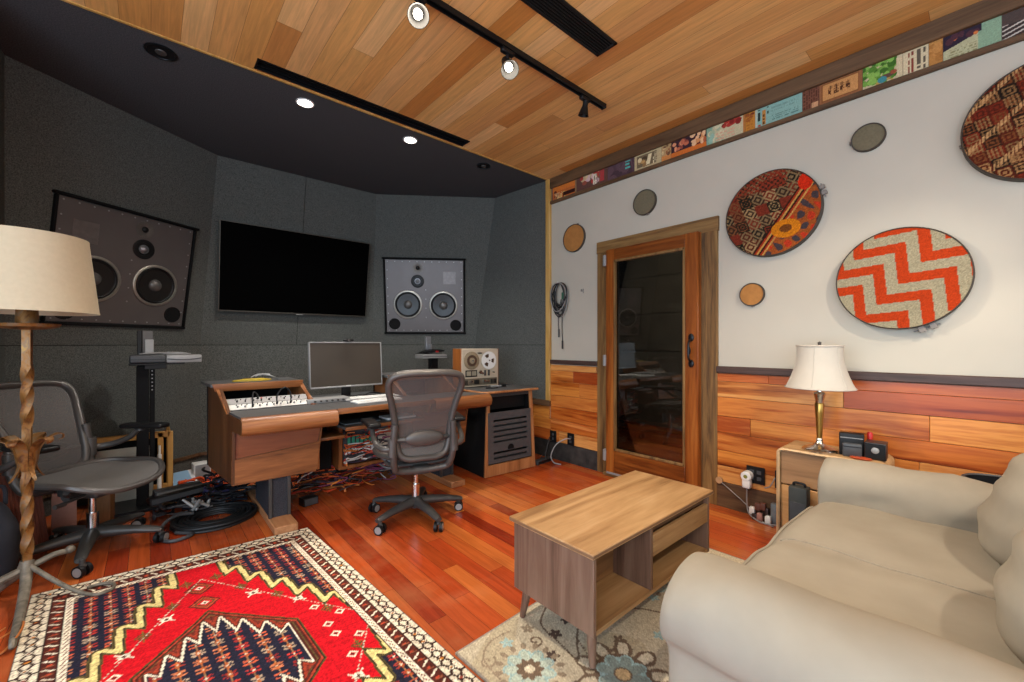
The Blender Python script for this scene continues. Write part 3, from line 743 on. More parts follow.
hoop('embroidery_hoop', -0.195, 2.262, 0.288, 'brown geometric kilim hoop cut off by the picture edge', 'kilim_b', group=GH, clasp=(188, 0.3), depth=0.05)
# ------------------------------------------------------------------ strip of pasted posters under the ceiling
def poster_colors(kind, w, h, seed):
    st = 0.003; nu, nv = max(4, int(w / st)), max(4, int(h / st)); r = np.random.default_rng(seed)
    X = np.linspace(0, w, nu)[:, None] * np.ones((1, nv)); Y = np.linspace(0, h, nv)[None, :] * np.ones((nu, 1))
    c = np.zeros((nu, nv, 3))
    def fill(mask, col): c[mask] = hexa(col)
    def text(x0, x1, y0, y1, col, line=0.012, along='x', dens=0.62, gl=0.006):
        m = (X >= x0) & (X < x1) & (Y >= y0) & (Y < y1)
        if along == 'x': ln = ((Y - y0) % line) < line * 0.55; ch = r.random(4000)[(np.floor((X - x0) / gl) + 97 * np.floor((Y - y0) / line)).astype(int) % 4000] < dens
        else: ln = ((X - x0) % line) < line * 0.55; ch = r.random(4000)[(np.floor((Y - y0) / gl) + 97 * np.floor((X - x0) / line)).astype(int) % 4000] < dens
        c[m & ln & ch] = hexa(col)
    def blobs(x0, x1, y0, y1, cols, n, s0, s1):
        for _ in range(n):
            cx, cy = r.uniform(x0, x1), r.uniform(y0, y1); a, b = r.uniform(s0, s1), r.uniform(s0, s1)
            fill(((X - cx) / a) ** 2 + ((Y - cy) / b) ** 2 < 1, cols[r.integers(len(cols))])
    if kind == 0:
        fill(X >= 0, '#c9702e'); fill(Y < h * .62, '#b5622f'); blobs(0.02, w - .12, 0, h * .6, ['#8a3a22', '#caa05c', '#5a2a1a'], 14, .008, .022); fill((X > w * .45) & (X < w * .95) & (Y < h * .42) & (Y > h * .12), '#31140e'); text(.03, w * .4, .01, h * .55, '#d9b888', .016)
        fill((X > w * .94), '#8a6a4a')
    elif kind == 1:
        fill(X >= 0, '#5e4038'); blobs(.05, w * .75, h * .35, h, ['#b9a07a', '#d2b48a', '#8a4a3a', '#a83a34', '#caa'.replace('#caa', '#ccaaaa')], 26, .012, .032); fill((X > w * .55) & (X < w * .66) & (Y > h * .15) & (Y < h * .9), '#d6cdb8'); fill((X > w * .74) & (X < w * .9) & (Y > h * .2), '#a03a3a')
        text(w * .58, w * .8, h * .1, h * .9, '#6a5a4a', .02, 'y')
    elif kind == 2:
        fill(X >= 0, '#4f3a42'); blobs(0, w, 0, h, ['#5a434a', '#46333a'], 20, .02, .05); text(w * .68, w * .86, h * .42, h * .95, '#4fa8a0', .03, 'x', .8, .014)
    elif kind == 3:
        fill(X >= 0, '#b5a27c'); m = (X > .022) & (X < w - .04) & (Y > .02) & (Y < h - .012); fill(m, '#6b5c46'); blobs(.05, w * .6, .04, h - .04, ['#b8905a', '#8a6a44', '#d6c49a', '#4a3a2a'], 14, .010, .028); fill((abs(X - w * .55 - (Y - h * .5) * .25) < .017) & (Y > .025) & (Y < h - .02), '#d8c8a0'); text(w - .075, w - .045, .02, h - .02, '#d8c8a0', .014, 'y')
    elif kind == 4:
        fill(X >= 0, '#c07c44'); fill((Y > h * .35), '#a88a60'); blobs(0, w, h * .4, h, ['#8a5a3a', '#c8b080', '#6a4a34'], 10, .006, .016)
    elif kind == 5:
        fill(X >= 0, '#c4682c'); fill(Y > h * .32, '#38232a'); blobs(.02, w * .45, h * .45, h * .95, ['#b5654a', '#8a4438', '#d08a66'], 10, .010, .024); blobs(w * .62, w * .97, h * .35, h, ['#c98a5a', '#a85a3c', '#dcae84', '#6a2c22'], 16, .010, .026)
    elif kind == 6:
        fill(X >= 0, '#b7ad8c'); fill(X < w * .16, '#7f9c86'); blobs(w * .1, w * .4, 0, h, ['#9aa88c', '#8fae9c', '#c6bb98'], 12, .014, .03); text(w * .25, w * .75, h * .1, h * .55, '#c49a80', .022, 'x', .7, .01); blobs(w * .42, w * .9, h * .72, h, ['#a0342c', '#7a2420', '#c85a44'], 14, .010, .022); fill(X > w * .95, '#a86a34')
    elif kind == 7:
        fill(X >= 0, '#b3762e'); blobs(0, w, h * .55, h, ['#6a2c1c', '#8a4a24'], 4, .008, .02); text(.004, w, 0, h * .9, '#9a6226', .02)
    elif kind == 8:
        fill(X >= 0, '#7fa39a'); fill(X < w * .05, '#a8b0a0'); text(.018, .042, h * .35, h * .95, '#26302c', .024, 'y', .75, .012); fill((X > w * .16) & (X < w * .235) & (Y > h * .08) & (Y < h * .85), '#b0793a'); text(w * .175, w * .225, h * .1, h * .8, '#5a3a1c', .018, 'y', .7, .01); text(w * .27, w * .32, h * .5, h * .98, '#2a3632', .016, 'y', .7, .01); text(w * .36, w * .93, h * .16, h * .42, '#5c7c76', .014); text(w * .36, w * .9, h * .6, h * .85, '#6f918a', .02)
        fill((X > .016) & (X < .034) & (Y > h * .05) & (Y < h * .16), '#a8483a')
    elif kind == 9:
        fill(X >= 0, '#6e4534'); text(.006, w, .01, h, '#4a2a1f', .013, 'y'); fill((abs(X - w * .75) < .018) & (abs(Y - h * .16) < .018), '#b98a66')
    elif kind == 10:
        fill(X >= 0, '#8a5a3a'); m = (X > .012) & (X < w - .016) & (Y > .018) & (Y < h - .004); fill(m, '#b88450'); e = .010
        m2 = (X > .02) & (X < w - .024) & (Y > .027) & (Y < h - .014); fill(m & ~m2 & ((X < .0165) | (X > w - .0205) | (Y < .0225) | (Y > h - .0095)), '#7a4a28'); 
        for k in range(4):
            x0 = .045 + k * .029; text(x0, x0 + .022, h * .38, h * .78, '#4a2a18', .0062, 'x', .62, .0055); fill((abs(X - x0 - .011) < .0018) & (Y > h * .36) & (Y < h * .8), '#4a2a18')
    elif kind == 11:
        fill(X >= 0, '#b8a884'); blobs(-.01, w * .8, h * .2, h, ['#4f7a2e', '#6a9440', '#3c6224', '#7ea84e'], 90, .008, .02); blobs(w * .35, w * .8, .0, h * .35, ['#a88a4a', '#4f7a2e'], 16, .006, .014)
        fill(((X - w * .62) / .03) ** 2 + ((Y - h * .3) / .013) ** 2 < 1, '#5a4438'); fill(((X - w * .5) / .02) ** 2 + ((Y - h * .2) / .018) ** 2 < 1, '#3f7f86'); fill(((X - w * .78) / .014) ** 2 + ((Y - h * .38) / .012) ** 2 < 1, '#8a4a34')
        fill((X > w * .86) & (Y > h * .1), '#c2b290')
    elif kind == 12:
        fill(X >= 0, '#c6b694'); text(w * .2, w * .45, h * .05, h * .95, '#7a3a30', .014, 'y', .75, .008); text(w * .55, w * .9, h * .05, h * .95, '#5a5044', .026, 'y', .8, .011)
    elif kind == 13:
        fill(X >= 0, '#a8753e'); blobs(0, w, 0, h, ['#9c6a36', '#b27e46'], 12, .01, .03)
    elif kind == 14:
        fill(X >= 0, '#a8a684'); fill(X > w * .62, '#7f9a80'); m = (Y > h * .95 - .0 - (.55 * h) + X * .33) & (X < w * .68); fill(m, '#2c2230'); blobs(w * .1, w * .6, h * .62, h, ['#4a2c34', '#8a4434', '#c06a3a'], 7, .008, .018); text(.02, w * .6, .006, h * .4, '#86825f', .014)
    else:
        fill(X >= 0, '#3a302e'); fill(((Y - X * .3) % .022) < .007, '#b6aea4'); fill(Y > h * .55, '#4a3e3a')
    return c * (1 + .05 * r.standard_normal(c.shape[:2])[..., None])
PO = [(3.008, 2.685, 'orange poster with a dark silhouette, in the corner under the ceiling'), (2.685, 2.315, 'brown poster of pale and red figures under the ceiling, second from the corner'),
      (2.312, 2.035, 'plum coloured poster with teal lettering under the ceiling'), (2.03, 1.778, 'cream bordered sepia poster above the door'), (1.776, 1.692, 'narrow tan poster beside the cream bordered sepia one'),
      (1.69, 1.41, 'dark poster with warm faces and an orange lower band'), (1.407, 1.135, 'cream and pale green poster with red shapes along its top'), (1.133, 1.072, 'narrow amber poster strip beside the pale teal sheet'),
      (1.07, 0.793, 'pale teal printed sheet with small text lines under the ceiling'), (0.79, 0.702, 'brown page of dense sideways text beside the tan card'), (0.70, 0.49, 'tan card with a ruled border and four sideways characters'),
      (0.488, 0.315, 'poster of a green leafy tree with a small bird'), (0.313, 0.212, 'cream page with sideways words beside the green tree poster'), (0.21, 0.158, 'plain brown cardboard piece between two posters under the ceiling'),
      (0.156, -0.045, 'pale green page with a dark photograph across it'), (-0.047, -0.35, 'dark poster with pale stripes, cut off by the picture edge')]
for i, (ya, yb, lab) in enumerate(PO):
    w_ = ya - yb; zz = 2.7035; hh = 0.131
    o = cloth_slab('poster', (-0.0, w_ / 2, 0), (0, -1, 0), (0, 0, 1), (-1, 0, 0), poster_colors(i, w_, hh, 40 + i), w_, hh, 0.003, M['paint'])
    o.location = (XR - 0.0045, (ya + yb) / 2, zz); props(o, lab, 'poster', 'posters pasted under the ceiling')

# ------------------------------------------------------------------ mixing desk
def desk():
    t = thing('mixing_desk', 'wide wooden studio desk with two rounded rack bays and a grey top', 'desk', (1.32, 3.2, 0))
    # plan of a bay (left); the right bay mirrors it about x = 1.325
    mx = lambda p: V((p[0] + 1.235, p[1], p[2]))
    mn = lambda p: V((p[0] + 1.305, p[1] + .02, p[2]))
    for side in (0, 1):
        f = (lambda p: V(p)) if side == 0 else mx
        fa = lambda L: [f(p) for p in L]
        # side cheeks: profile following the sloped rack face
        for xa, xb, back in ((0.402, 0.312, 3.72), (0.914, 0.850, 3.72)):
            def P(y, z):
                k = (y - 2.90) / (3.72 - 2.90); return V((xa + (xb - xa) * k, y, z))
            prof = [P(3.085, .320), P(3.085, .655), P(2.88, .660), P(2.862, .745), P(3.17, .755), P(3.40, .905), P(3.72, .905), P(3.72, .325)]
            s_ = 0.02 if xa < .5 else -0.02
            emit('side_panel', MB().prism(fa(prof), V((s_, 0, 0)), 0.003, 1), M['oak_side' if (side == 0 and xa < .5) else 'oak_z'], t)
        # rounded wooden nose
        rings = []
        for xx, yy in ((0.404, 0.0), (0.940, -0.035)):
            ring = []
            for k in range(13):
                a = PI / 2 + PI * k / 12
                ring.append((f if side == 0 else mn)((xx, 2.905 + yy + 0.055 * math.cos(a), 0.708 + 0.056 * math.sin(a))))
            ring += [(f if side == 0 else mn)((xx, 3.10 + yy, 0.652)), (f if side == 0 else mn)((xx, 3.10 + yy, 0.764))]
            rings.append(ring)
        emit('nose', MB().loft(rings), M['oak_x'], t, smooth=50)
        # lower front: recessed upper board and proud lower board
        up = MB().hexa(fa([(0.390, 3.102, .47), (0.886, 3.072, .51), (0.886, 3.092, .51), (0.390, 3.122, .47)]), fa([(0.395, 3.106, .655), (0.904, 3.076, .655), (0.904, 3.096, .655), (0.395, 3.126, .655)]))
        emit('upper_front', up, M['door_y'] if False else M['front_red'], t)
        lo = MB().prism(fa([(0.382, 3.086, .318), (0.872, 3.056, .333), (0.912, 3.056, .655), (0.880, 3.056, .520), (0.382, 3.086, .475)]), V((0, 0.02, 0)))
        emit('lower_front', lo, M['oak_x'], t)
        emit('bottom_board', MB().hexa(fa([(.39, 3.10, .312), (.87, 3.07, .318), (.82, 3.7, .316), (.32, 3.7, .316)]), fa([(.39, 3.10, .33), (.87, 3.07, .336), (.82, 3.7, .334), (.32, 3.7, .334)])), M['oak_x'], t)
        # top shelf (hood) and its wooden lip
        emit('hood', MB().hexa(fa([(.305, 3.405, .907), (.865, 3.405, .907), (.86, 3.80, .907), (.285, 3.80, .907)]), fa([(.305, 3.405, .928), (.865, 3.405, .928), (.86, 3.80, .928), (.285, 3.80, .928)]), 0.002), M['lami'], t)
        emit('hood_lip', MB().hexa(fa([(.325, 3.39, .880), (.862, 3.39, .880), (.862, 3.408, .880), (.325, 3.408, .880)]), fa([(.312, 3.385, .930), (.87, 3.385, .930), (.87, 3.408, .930), (.312, 3.408, .930)]), 0.003), M['oak_x'], t)
        emit('back_board', MB().hexa(fa([(.31, 3.69, .33), (.86, 3.69, .33), (.86, 3.71, .33), (.31, 3.71, .33)]), fa([(.31, 3.69, .9), (.86, 3.69, .9), (.86, 3.71, .9), (.31, 3.71, .9)])), M['matte_black'], t)
        for xa, xb in ((.378, .342), (.902, .856)):
            emit('rack_stile', MB().hexa(fa([(xa - .012, 3.175, .754), (xa + .012, 3.175, .754), (xa + .012, 3.205, .747), (xa - .012, 3.205, .747)]), fa([(xb - .012, 3.395, .90), (xb + .012, 3.395, .90), (xb + .012, 3.42, .89), (xb - .012, 3.42, .89)]), 0.002), M['oak_z'], t)
    # grey worktop in front of the racks and across the middle
    wt = MB().hexa([(.404, 2.90, .752), (.94, 2.865, .752), (.94, 3.21, .752), (.378, 3.21, .752)], [(.404, 2.90, .765), (.94, 2.865, .765), (.94, 3.21, .765), (.378, 3.21, .765)])
    wt.hexa([(1.66, 2.92, .752), (2.235, 2.89, .752), (2.13, 3.2, .752), (1.60, 3.2, .752)], [(1.66, 2.92, .765), (2.235, 2.89, .765), (2.13, 3.2, .765), (1.60, 3.2, .765)])
    wt.box((.94, 2.87, .735), (1.66, 3.75, .765), 0.002, 1)
    emit('worktop', wt, M['lami'], t)
    emit('front_lip', MB().box((.945, 2.845, .728), (1.685, 2.872, .766), 0.008, 2), M['oak_x'], t)
    kt = emit('keyboard_tray', MB().box((1.02, 2.93, .600), (1.63, 3.28, .618), 0.003, 1), M['lami'], t)
    emit('tray_lip', MB().box((1.02, 2.912, .596), (1.63, 2.932, .622), 0.005, 2), M['oak_x'], kt)
    # pedestals with carpeted columns and wooden foot planks
    for x0 in (0.585, 1.885):
        emit('foot_plank', MB().box((x0, 2.92, 0.001), (x0 + .135, 3.95, .05), 0.004, 1), M['foot_wood'], t)
        col = emit('pedestal', MB().box((x0 + .01, 3.11, .05), (x0 + .125, 3.60, .36)), M['ped_carpet'], t)
        emit('edge_strip', MB().box((x0 + .002, 3.098, .05), (x0 + .022, 3.118, .36), 0.002, 1).box((x0 + .113, 3.098, .05), (x0 + .133, 3.118, .36), 0.002, 1), M['graphite'], col)
    # rear crossbeam and open rack under the middle
    emit('crossbeam', MB().box((.86, 3.60, .30), (1.56, 3.62, .735)), M['matte_black'], t)
    rk = emit('under_rack', MB().box((1.10, 3.30, .24), (1.13, 3.6, .60), 0.003, 1).box((1.10, 3.30, .57), (1.62, 3.6, .594), 0.003, 1).box((1.60, 3.30, .24), (1.62, 3.6, .60), 0.003, 1).box((1.10, 3.30, .22), (1.62, 3.6, .245), 0.003, 1), M['oak_z'], t)
    emit('shelf', MB().box((.90, 3.12, .505), (1.09, 3.36, .53), 0.008, 2), M['oak_x'], t)
    return t
M['front_red'] = wood('desk_front_red', ['#5e2c12', '#743a1a', '#824624', '#8e5430'], 'x', 7, 0.4)
M['foot_wood'] = wood('foot_wood', ['#7a4e30', '#9a6a46', '#ac7d58'], 'y', 10, 0.5)
M['ped_carpet'] = plain('carpeted_column', '#35353a', 0.95, spec=0.1, var=0.5, scale=220, bump=0.3, bscale=600)
desk()

def knob_row(bm, x0, x1, n, F, z, r=0.008, h=0.014):
    for k in range(n):
        x = x0 + (x1 - x0) * (k + .5) / n
        bm.lathe([(r, 0.0), (r * .85, h), (0, h)], 10, F @ Matrix.Translation((x, z, 0)), caps=False)
def rack_units():
    # the sloped rack plane of the left bay
    A = V((.362, 3.215, .768)); R_ = V((.882, 3.205, .768)); U = V((.345, 3.40, .888))
    h = (R_ - A).normalized(); u = (U - A); u -= h * u.dot(h); L = u.length; u.normalize(); n = h.cross(u)
    F0 = Matrix(((h.x, u.x, n.x, A.x), (h.y, u.y, n.y, A.y), (h.z, u.z, n.z, A.z), (0, 0, 0, 1)))
    specs = [(0.004, 0.056, 'white', 'white rack unit with a row of jacks, lower one in the sloped desk bay', 'light_panel'), (0.060, 0.118, 'grey', 'grey rack preamplifier with knobs, upper one in the sloped desk bay', 'mid_panel')]
    for k, (a, b, nm, lab, mt) in enumerate(specs):
        t = thing('rack_unit', lab, 'rack unit', F0 @ V((.26, (a + b) / 2, 0)), 0, 'rack units in the desk bay')
        emit('faceplate', MB().box((.012, a, -.004), (.50, b, .002), 0.001, 1, F0), M[mt], t)
        emit('chassis', MB().box((.03, a + .003, -.12 if k else -.05), (.48, b - .003, -.004), 0, 1, F0), M['graphite'], t)
        kb = MB(); knob_row(kb, .05, .47, 10 if k == 0 else 9, F0 @ Matrix.Translation((0, 0, .002)), a + .022, .0055); emit('knob_row', kb, M['graphite' if k else 'silver'], t)
        kb = MB(); knob_row(kb, .05, .47, 14, F0 @ Matrix.Translation((0, 0, .002)), a + .041, .0032, .006); emit('jack_row', kb, M['black'], t)
        if k: emit('pilot_lamp', MB().ball(F0 @ V((.215, b - .015, .004)), .006), M['red'], t)
    t = MB().box((.02, .13, -.1), (.49, L - .012, -.09), 0, 1, F0)
    o = emit('blank_panel', t, M['matte_black']); props(o, 'dark blank panel above the rack units in the sloped desk bay', 'panel')
    def cable(pts, lab, mat='rubber', r=.0045):
        m = MB().tube([F0 @ V(p) for p in pts], r, 7, 6)
        for p in (pts[0], pts[-1]): m.cyl(F0 @ V(p), F0 @ (V(p) + V((0, 0, .02))), .007, 8)
        solo('patch_cable', m, M[mat], lab, 'cable', F0 @ V(pts[0]), 'patch cables on the desk rack')
    cable([(.155, .02, .004), (.15, .03, .06), (.16, .07, .085), (.185, .09, .05), (.195, .10, .004)], 'short looped black patch cable at the left of the desk rack')
    cable([(.30, .03, .004), (.30, .05, .07), (.345, .085, .10), (.385, .07, .06), (.385, .03, .004)], 'tall arched black patch cable at the middle of the desk rack')
M['light_panel'] = plain('pale_panel', '#c4c1ba', 0.4, 0.1)
M['mid_panel'] = plain('grey_panel', '#8a8784', 0.4, 0.3)
rack_units()
# coil of yellow cable and a few grey leads on the hood
def hood_cables():
    m = MB(); rnd = random.Random(4)
    for k in range(5):
        rx, ry = .125 - k * .014, .06 - k * .007; c = V((.575 + rnd.uniform(-.015, .015), 3.56 + rnd.uniform(-.01, .01), .9335 + k * .0025))
        m.tube([c + V((rx * math.cos(a) + rnd.uniform(-.004, .004), ry * math.sin(a), 0)) for a in [2 * PI * i / 12 for i in range(12)]], .0032, 6, 4, True)
    solo('cable_coil', m, M['yellow'], 'flat coil of yellow cable on the desk hood', 'cable', (.575, 3.56, .93))
    m = MB()
    for k in range(4):
        m.tube([V((.56 + .03 * k, 3.56 + .02 * k, .955 + .004 * k)), V((.62 + .02 * k, 3.60, .975)), V((.70, 3.57 + .02 * k, .957)), V((.74, 3.62 - .02 * k, .936))], .004, 6, 5)
    solo('audio_leads', m, M['silver'], 'small bundle of grey leads lying on the yellow coil', 'cable', (.6, 3.58, .94))
hood_cables()

# ------------------------------------------------------------------ computer on the desk
def computer():
    c = V((1.215, 3.42, .765)); t = thing('computer_monitor', 'thin silver framed computer monitor, switched off, on the wooden desk', 'monitor', c, math.radians(3))
    W_, H_, z0 = .590, .365, .852 - .765
    F = TR((0, 0, z0), math.radians(-4), 0, 0)
    emit('housing', MB().box((-W_ / 2, .004, 0), (W_ / 2, .03, H_), 0.006, 2, F), M['silver'], t, world=False)
    fr = MB()
    for lo, hi in (((-W_ / 2, -.008, 0), (W_ / 2, .006, .013)), ((-W_ / 2, -.008, H_ - .008), (W_ / 2, .006, H_)), ((-W_ / 2, -.008, 0), (-W_ / 2 + .007, .006, H_)), ((W_ / 2 - .007, -.008, 0), (W_ / 2, .006, H_))): fr.box(lo, hi, .002, 1, F)
    emit('bezel', fr, M['silver'], t, world=False)
    emit('screen', MB().box((-W_ / 2 + .006, -.003, .012), (W_ / 2 - .008, .004, H_ - .006), 0, 1, F), M['screen_off'], t, world=False)
    emit('badge', MB().box((-.02, -.0095, .007), (.02, -.008, .013), 0, 1, F), M['white'], t, world=False)
    emit('stand', MB().box((-.035, .03, -.06), (.035, .06, .2), .006, 2).prism([(-.12, -.07, -z0 + .0005), (.12, -.07, -z0 + .0005), (.12, .12, -z0 + .0005), (-.12, .12, -z0 + .0005)], (0, 0, .012), .003, 1).box((-.03, .03, -z0 + .01), (.03, .06, .0), .004, 1), M['black'], t, world=False) if False else emit('stand', MB().box((-.035, .03, -z0 + .012), (.035, .06, .2), .006, 2).box((-.12, -.07, -z0 + .0005), (.12, .12, -z0 + .013), .004, 1), M['black'], t, world=False)
    w = thing('webcam', 'small black webcam clipped on top of the computer monitor', 'webcam', base_matrix(t) @ V((0, 0, z0 + H_)))
    emit('body', MB().cbox((0, -.005, .014), (.085, .022, .022), .009, 3), M['black'], w, world=False)
    emit('lens', MB().cyl((0, -.015, .014), (0, -.022, .014), .009, 16), M['graphite_lt'], w, world=False)
    emit('clip', MB().box((-.02, -.01, .0015), (.02, .045, .006), .001, 1).box((-.02, .04, -.03), (.02, .045, .004), .001, 1), M['black'], w, world=False)
    def keyboard(loc, rz, wd, dp, label, mat):
        k = thing('keyboard', label, 'keyboard', loc, rz, 'keyboards on the desk')
        emit('body', MB().box((-wd / 2, -dp / 2, .0005), (wd / 2, dp / 2, .012), .004, 2), M[mat], k, world=False)
        kb = MB(); nx, ny = 15, 5; px, py = (wd - .02) / nx, (dp - .015) / ny
        for i in range(nx):
            for j in range(ny):
                if j == 0 and 4 < i < 9: continue
                kb.cbox((-wd / 2 + .01 + (i + .5) * px, -dp / 2 + .0075 + (j + .5) * py, .0145), (px * .84, py * .84, .006), .0012, 1)
        kb.cbox((-wd / 2 + .01 + 7 * px, -dp / 2 + .0075 + .5 * py, .0145), (px * 3.9, py * .84, .006), .0012, 1)
        emit('keys', kb, M['white'], k, world=False)
    keyboard((1.30, 3.05, .766), math.radians(4), .36, .125, 'white keyboard at the front edge of the desk', 'white')
    keyboard((1.335, 3.245, .766), math.radians(-3), .44, .15, 'silver keyboard behind the white one, beneath the monitor', 'silver')
    t = thing('interface_box', 'low silver interface box on the desk below the monitor', 'audio device', (1.00, 3.27, .7655))
    emit('body', MB().box((-.15, -.07, .001), (.15, .07, .032), .004, 2), M['silver'], t, world=False)
    kb = MB(); knob_row(kb, -.12, .12, 6, TR((0, -.07, 0), PI / 2), .017, .008, .012); emit('knob_row', kb, M['graphite'], t, world=False)
    m = MB(); rnd = random.Random(9)
    for k in range(6):
        a = V((1.0 + .12 * k, 3.42 + rnd.uniform(-.05, .05), .771))
        m.tube([a, a + V((.08, .04, .01)), a + V((.16, -.04, .004)), a + V((.26, .03, 0))], .004, 6, 5)
    solo('monitor_leads', m, M['rubber'], 'loose black leads lying round the monitor foot', 'cable', (1.2, 3.45, .77), kind='stuff')
computer()

# ------------------------------------------------------------------ equipment rack with vented door
def rack_cabinet():
    t = thing('rack_cabinet', 'wood trimmed equipment rack with a grey vented door, at the end of the desk', 'rack cabinet', (2.52, 3.2, 0), math.radians(-3))
    t.location = (2.545, 2.925, 0)
    W2 = .30
    # local: x across, y depth (0 = front foot), z up
    def sl(z): return 0.012 * (z / .76)
    sd = [(0, 0, .004), (0, 0.012, .75), (0, .66, .75), (0, .66, .004)]
    for s in (-1, 1):
        x0 = -W2 if s < 0 else W2 - .02
        tp = -0.035 if s > 0 else 0.03 * 0 - 0.035 * -1
        b = [(x0 + (0), .02, .004), (x0 + .02, .02, .004), (x0 + .02, .66, .004), (x0, .66, .004)]
        u = [(x0 + tp, .03, .75), (x0 + .02 + tp, .03, .75), (x0 + .02 + tp, .66, .75), (x0 + tp, .66, .75)]
        emit('side_panel', MB().hexa(b, u), M['matte_black'], t, world=False)
        b = [(x0, 0, .004), (x0 + .034 * (1 if s < 0 else 1), 0, .004), (x0 + .034, .02, .004), (x0, .02, .004)]
        if s > 0: b = [(W2 - .034, 0, .004), (W2, 0, .004), (W2, .02, .004), (W2 - .034, .02, .004)]
        u = [(p[0] + tp, p[1] + .012, .75) for p in b]
        emit('stile', MB().hexa(b, u, .003), M['rack_trim'], t, world=False)
    emit('plinth', MB().box((-W2 + .035, 0.0, .004), (W2 - .035, .022, .105), .002, 1), M['rack_trim'], t, world=False)
    emit('top', MB().prism([(-.335, .06, .753), (-.30, .0, .753), (-.2, -.022, .753), (.30, -.022, .753), (.30, .69, .753), (-.335, .69, .753)], (0, 0, .024), .004, 1), M['lami'], t, world=False)
    emit('top_edging', MB().tube([(-.338, .5, .765), (-.338, .06, .765), (-.302, -.002, .765), (-.2, -.026, .765), (.305, -.026, .765)], .011, 8, 4), M['rack_trim'], t, world=False)
    emit('back_board', MB().box((-W2 + .03, .64, .01), (W2 - .05, .655, .75)), M['matte_black'], t, world=False)
    emit('floor_board', MB().box((-W2 + .03, .025, .09), (W2 - .04, .64, .105)), M['matte_black'], t, world=False)
    # vented door, leaning with the stiles, slots cut through
    xa, xb, za, zb = -W2 + .037, W2 - .060, .118, .578
    d = MB(); ss = [(.135, .018), (.175, .018), (.30, .014), (.345, .016), (.39, .016), (.435, .016), (.48, .016), (.525, .016)]
    slots = sorted([(.152, .172), (.198, .218), (.30, .318), (.348, .366), (.396, .414), (.444, .462), (.492, .510)])
    sx0, sx1 = xa + .06, xb - .045; z = za
    for a, b_ in slots:
        d.box((xa, -.004, z), (xb, .012, a)); d.box((xa, -.004, a), (sx0, .012, b_)); d.box((sx1, -.004, a), (xb, .012, b_)); z = b_
    d.box((xa, -.004, z), (xb, .012, zb))
    sh = lambda c: (c.x + 0.03 * 0 + (.0 if c.x < 0 else -.012 * 0), c.y + .018 * c.z, c.z)
    d.warp(sh)
    door = emit('door', d, M['rack_panel'], t, world=False)
    hh = MB().lathe([(.034, 0), (.034, .004), (0, .004)], 32, TR((-.01, -.003, .238), PI / 2)); 
    for v in hh.bm.verts: v.co.z = max(v.co.z, .226)
    emit('finger_hole', hh, M['matte_black'], door, world=False)
    # gear behind: black unit in the open bay, faint lit units behind the vents
    emit('blank_shelf', MB().box((-W2 + .05, .03, .715), (W2 - .06, .5, .748), .002, 1), M['graphite'], t, world=False)
    emit('inner_panel', MB().box((-W2 + .04, .10, .59), (W2 - .06, .12, .715)), M['black'], t, world=False)
    g = MB()
    for k, zz in enumerate((.16, .31, .36, .41, .455)): g.box((-W2 + .05, .05, zz - .02), (W2 - .06, .3, zz + .018), .002, 1)
    emit('inner_units', g, M['graphite'], t, world=False)
    emit('inner_lamps', MB().ball((-.2, .045, .455), .008).ball((-.19, .045, .36), .008).ball((-.2, .045, .31), .007).ball((-.02, .045, .16), .006), M['orange'], t, world=False)
rack_cabinet()

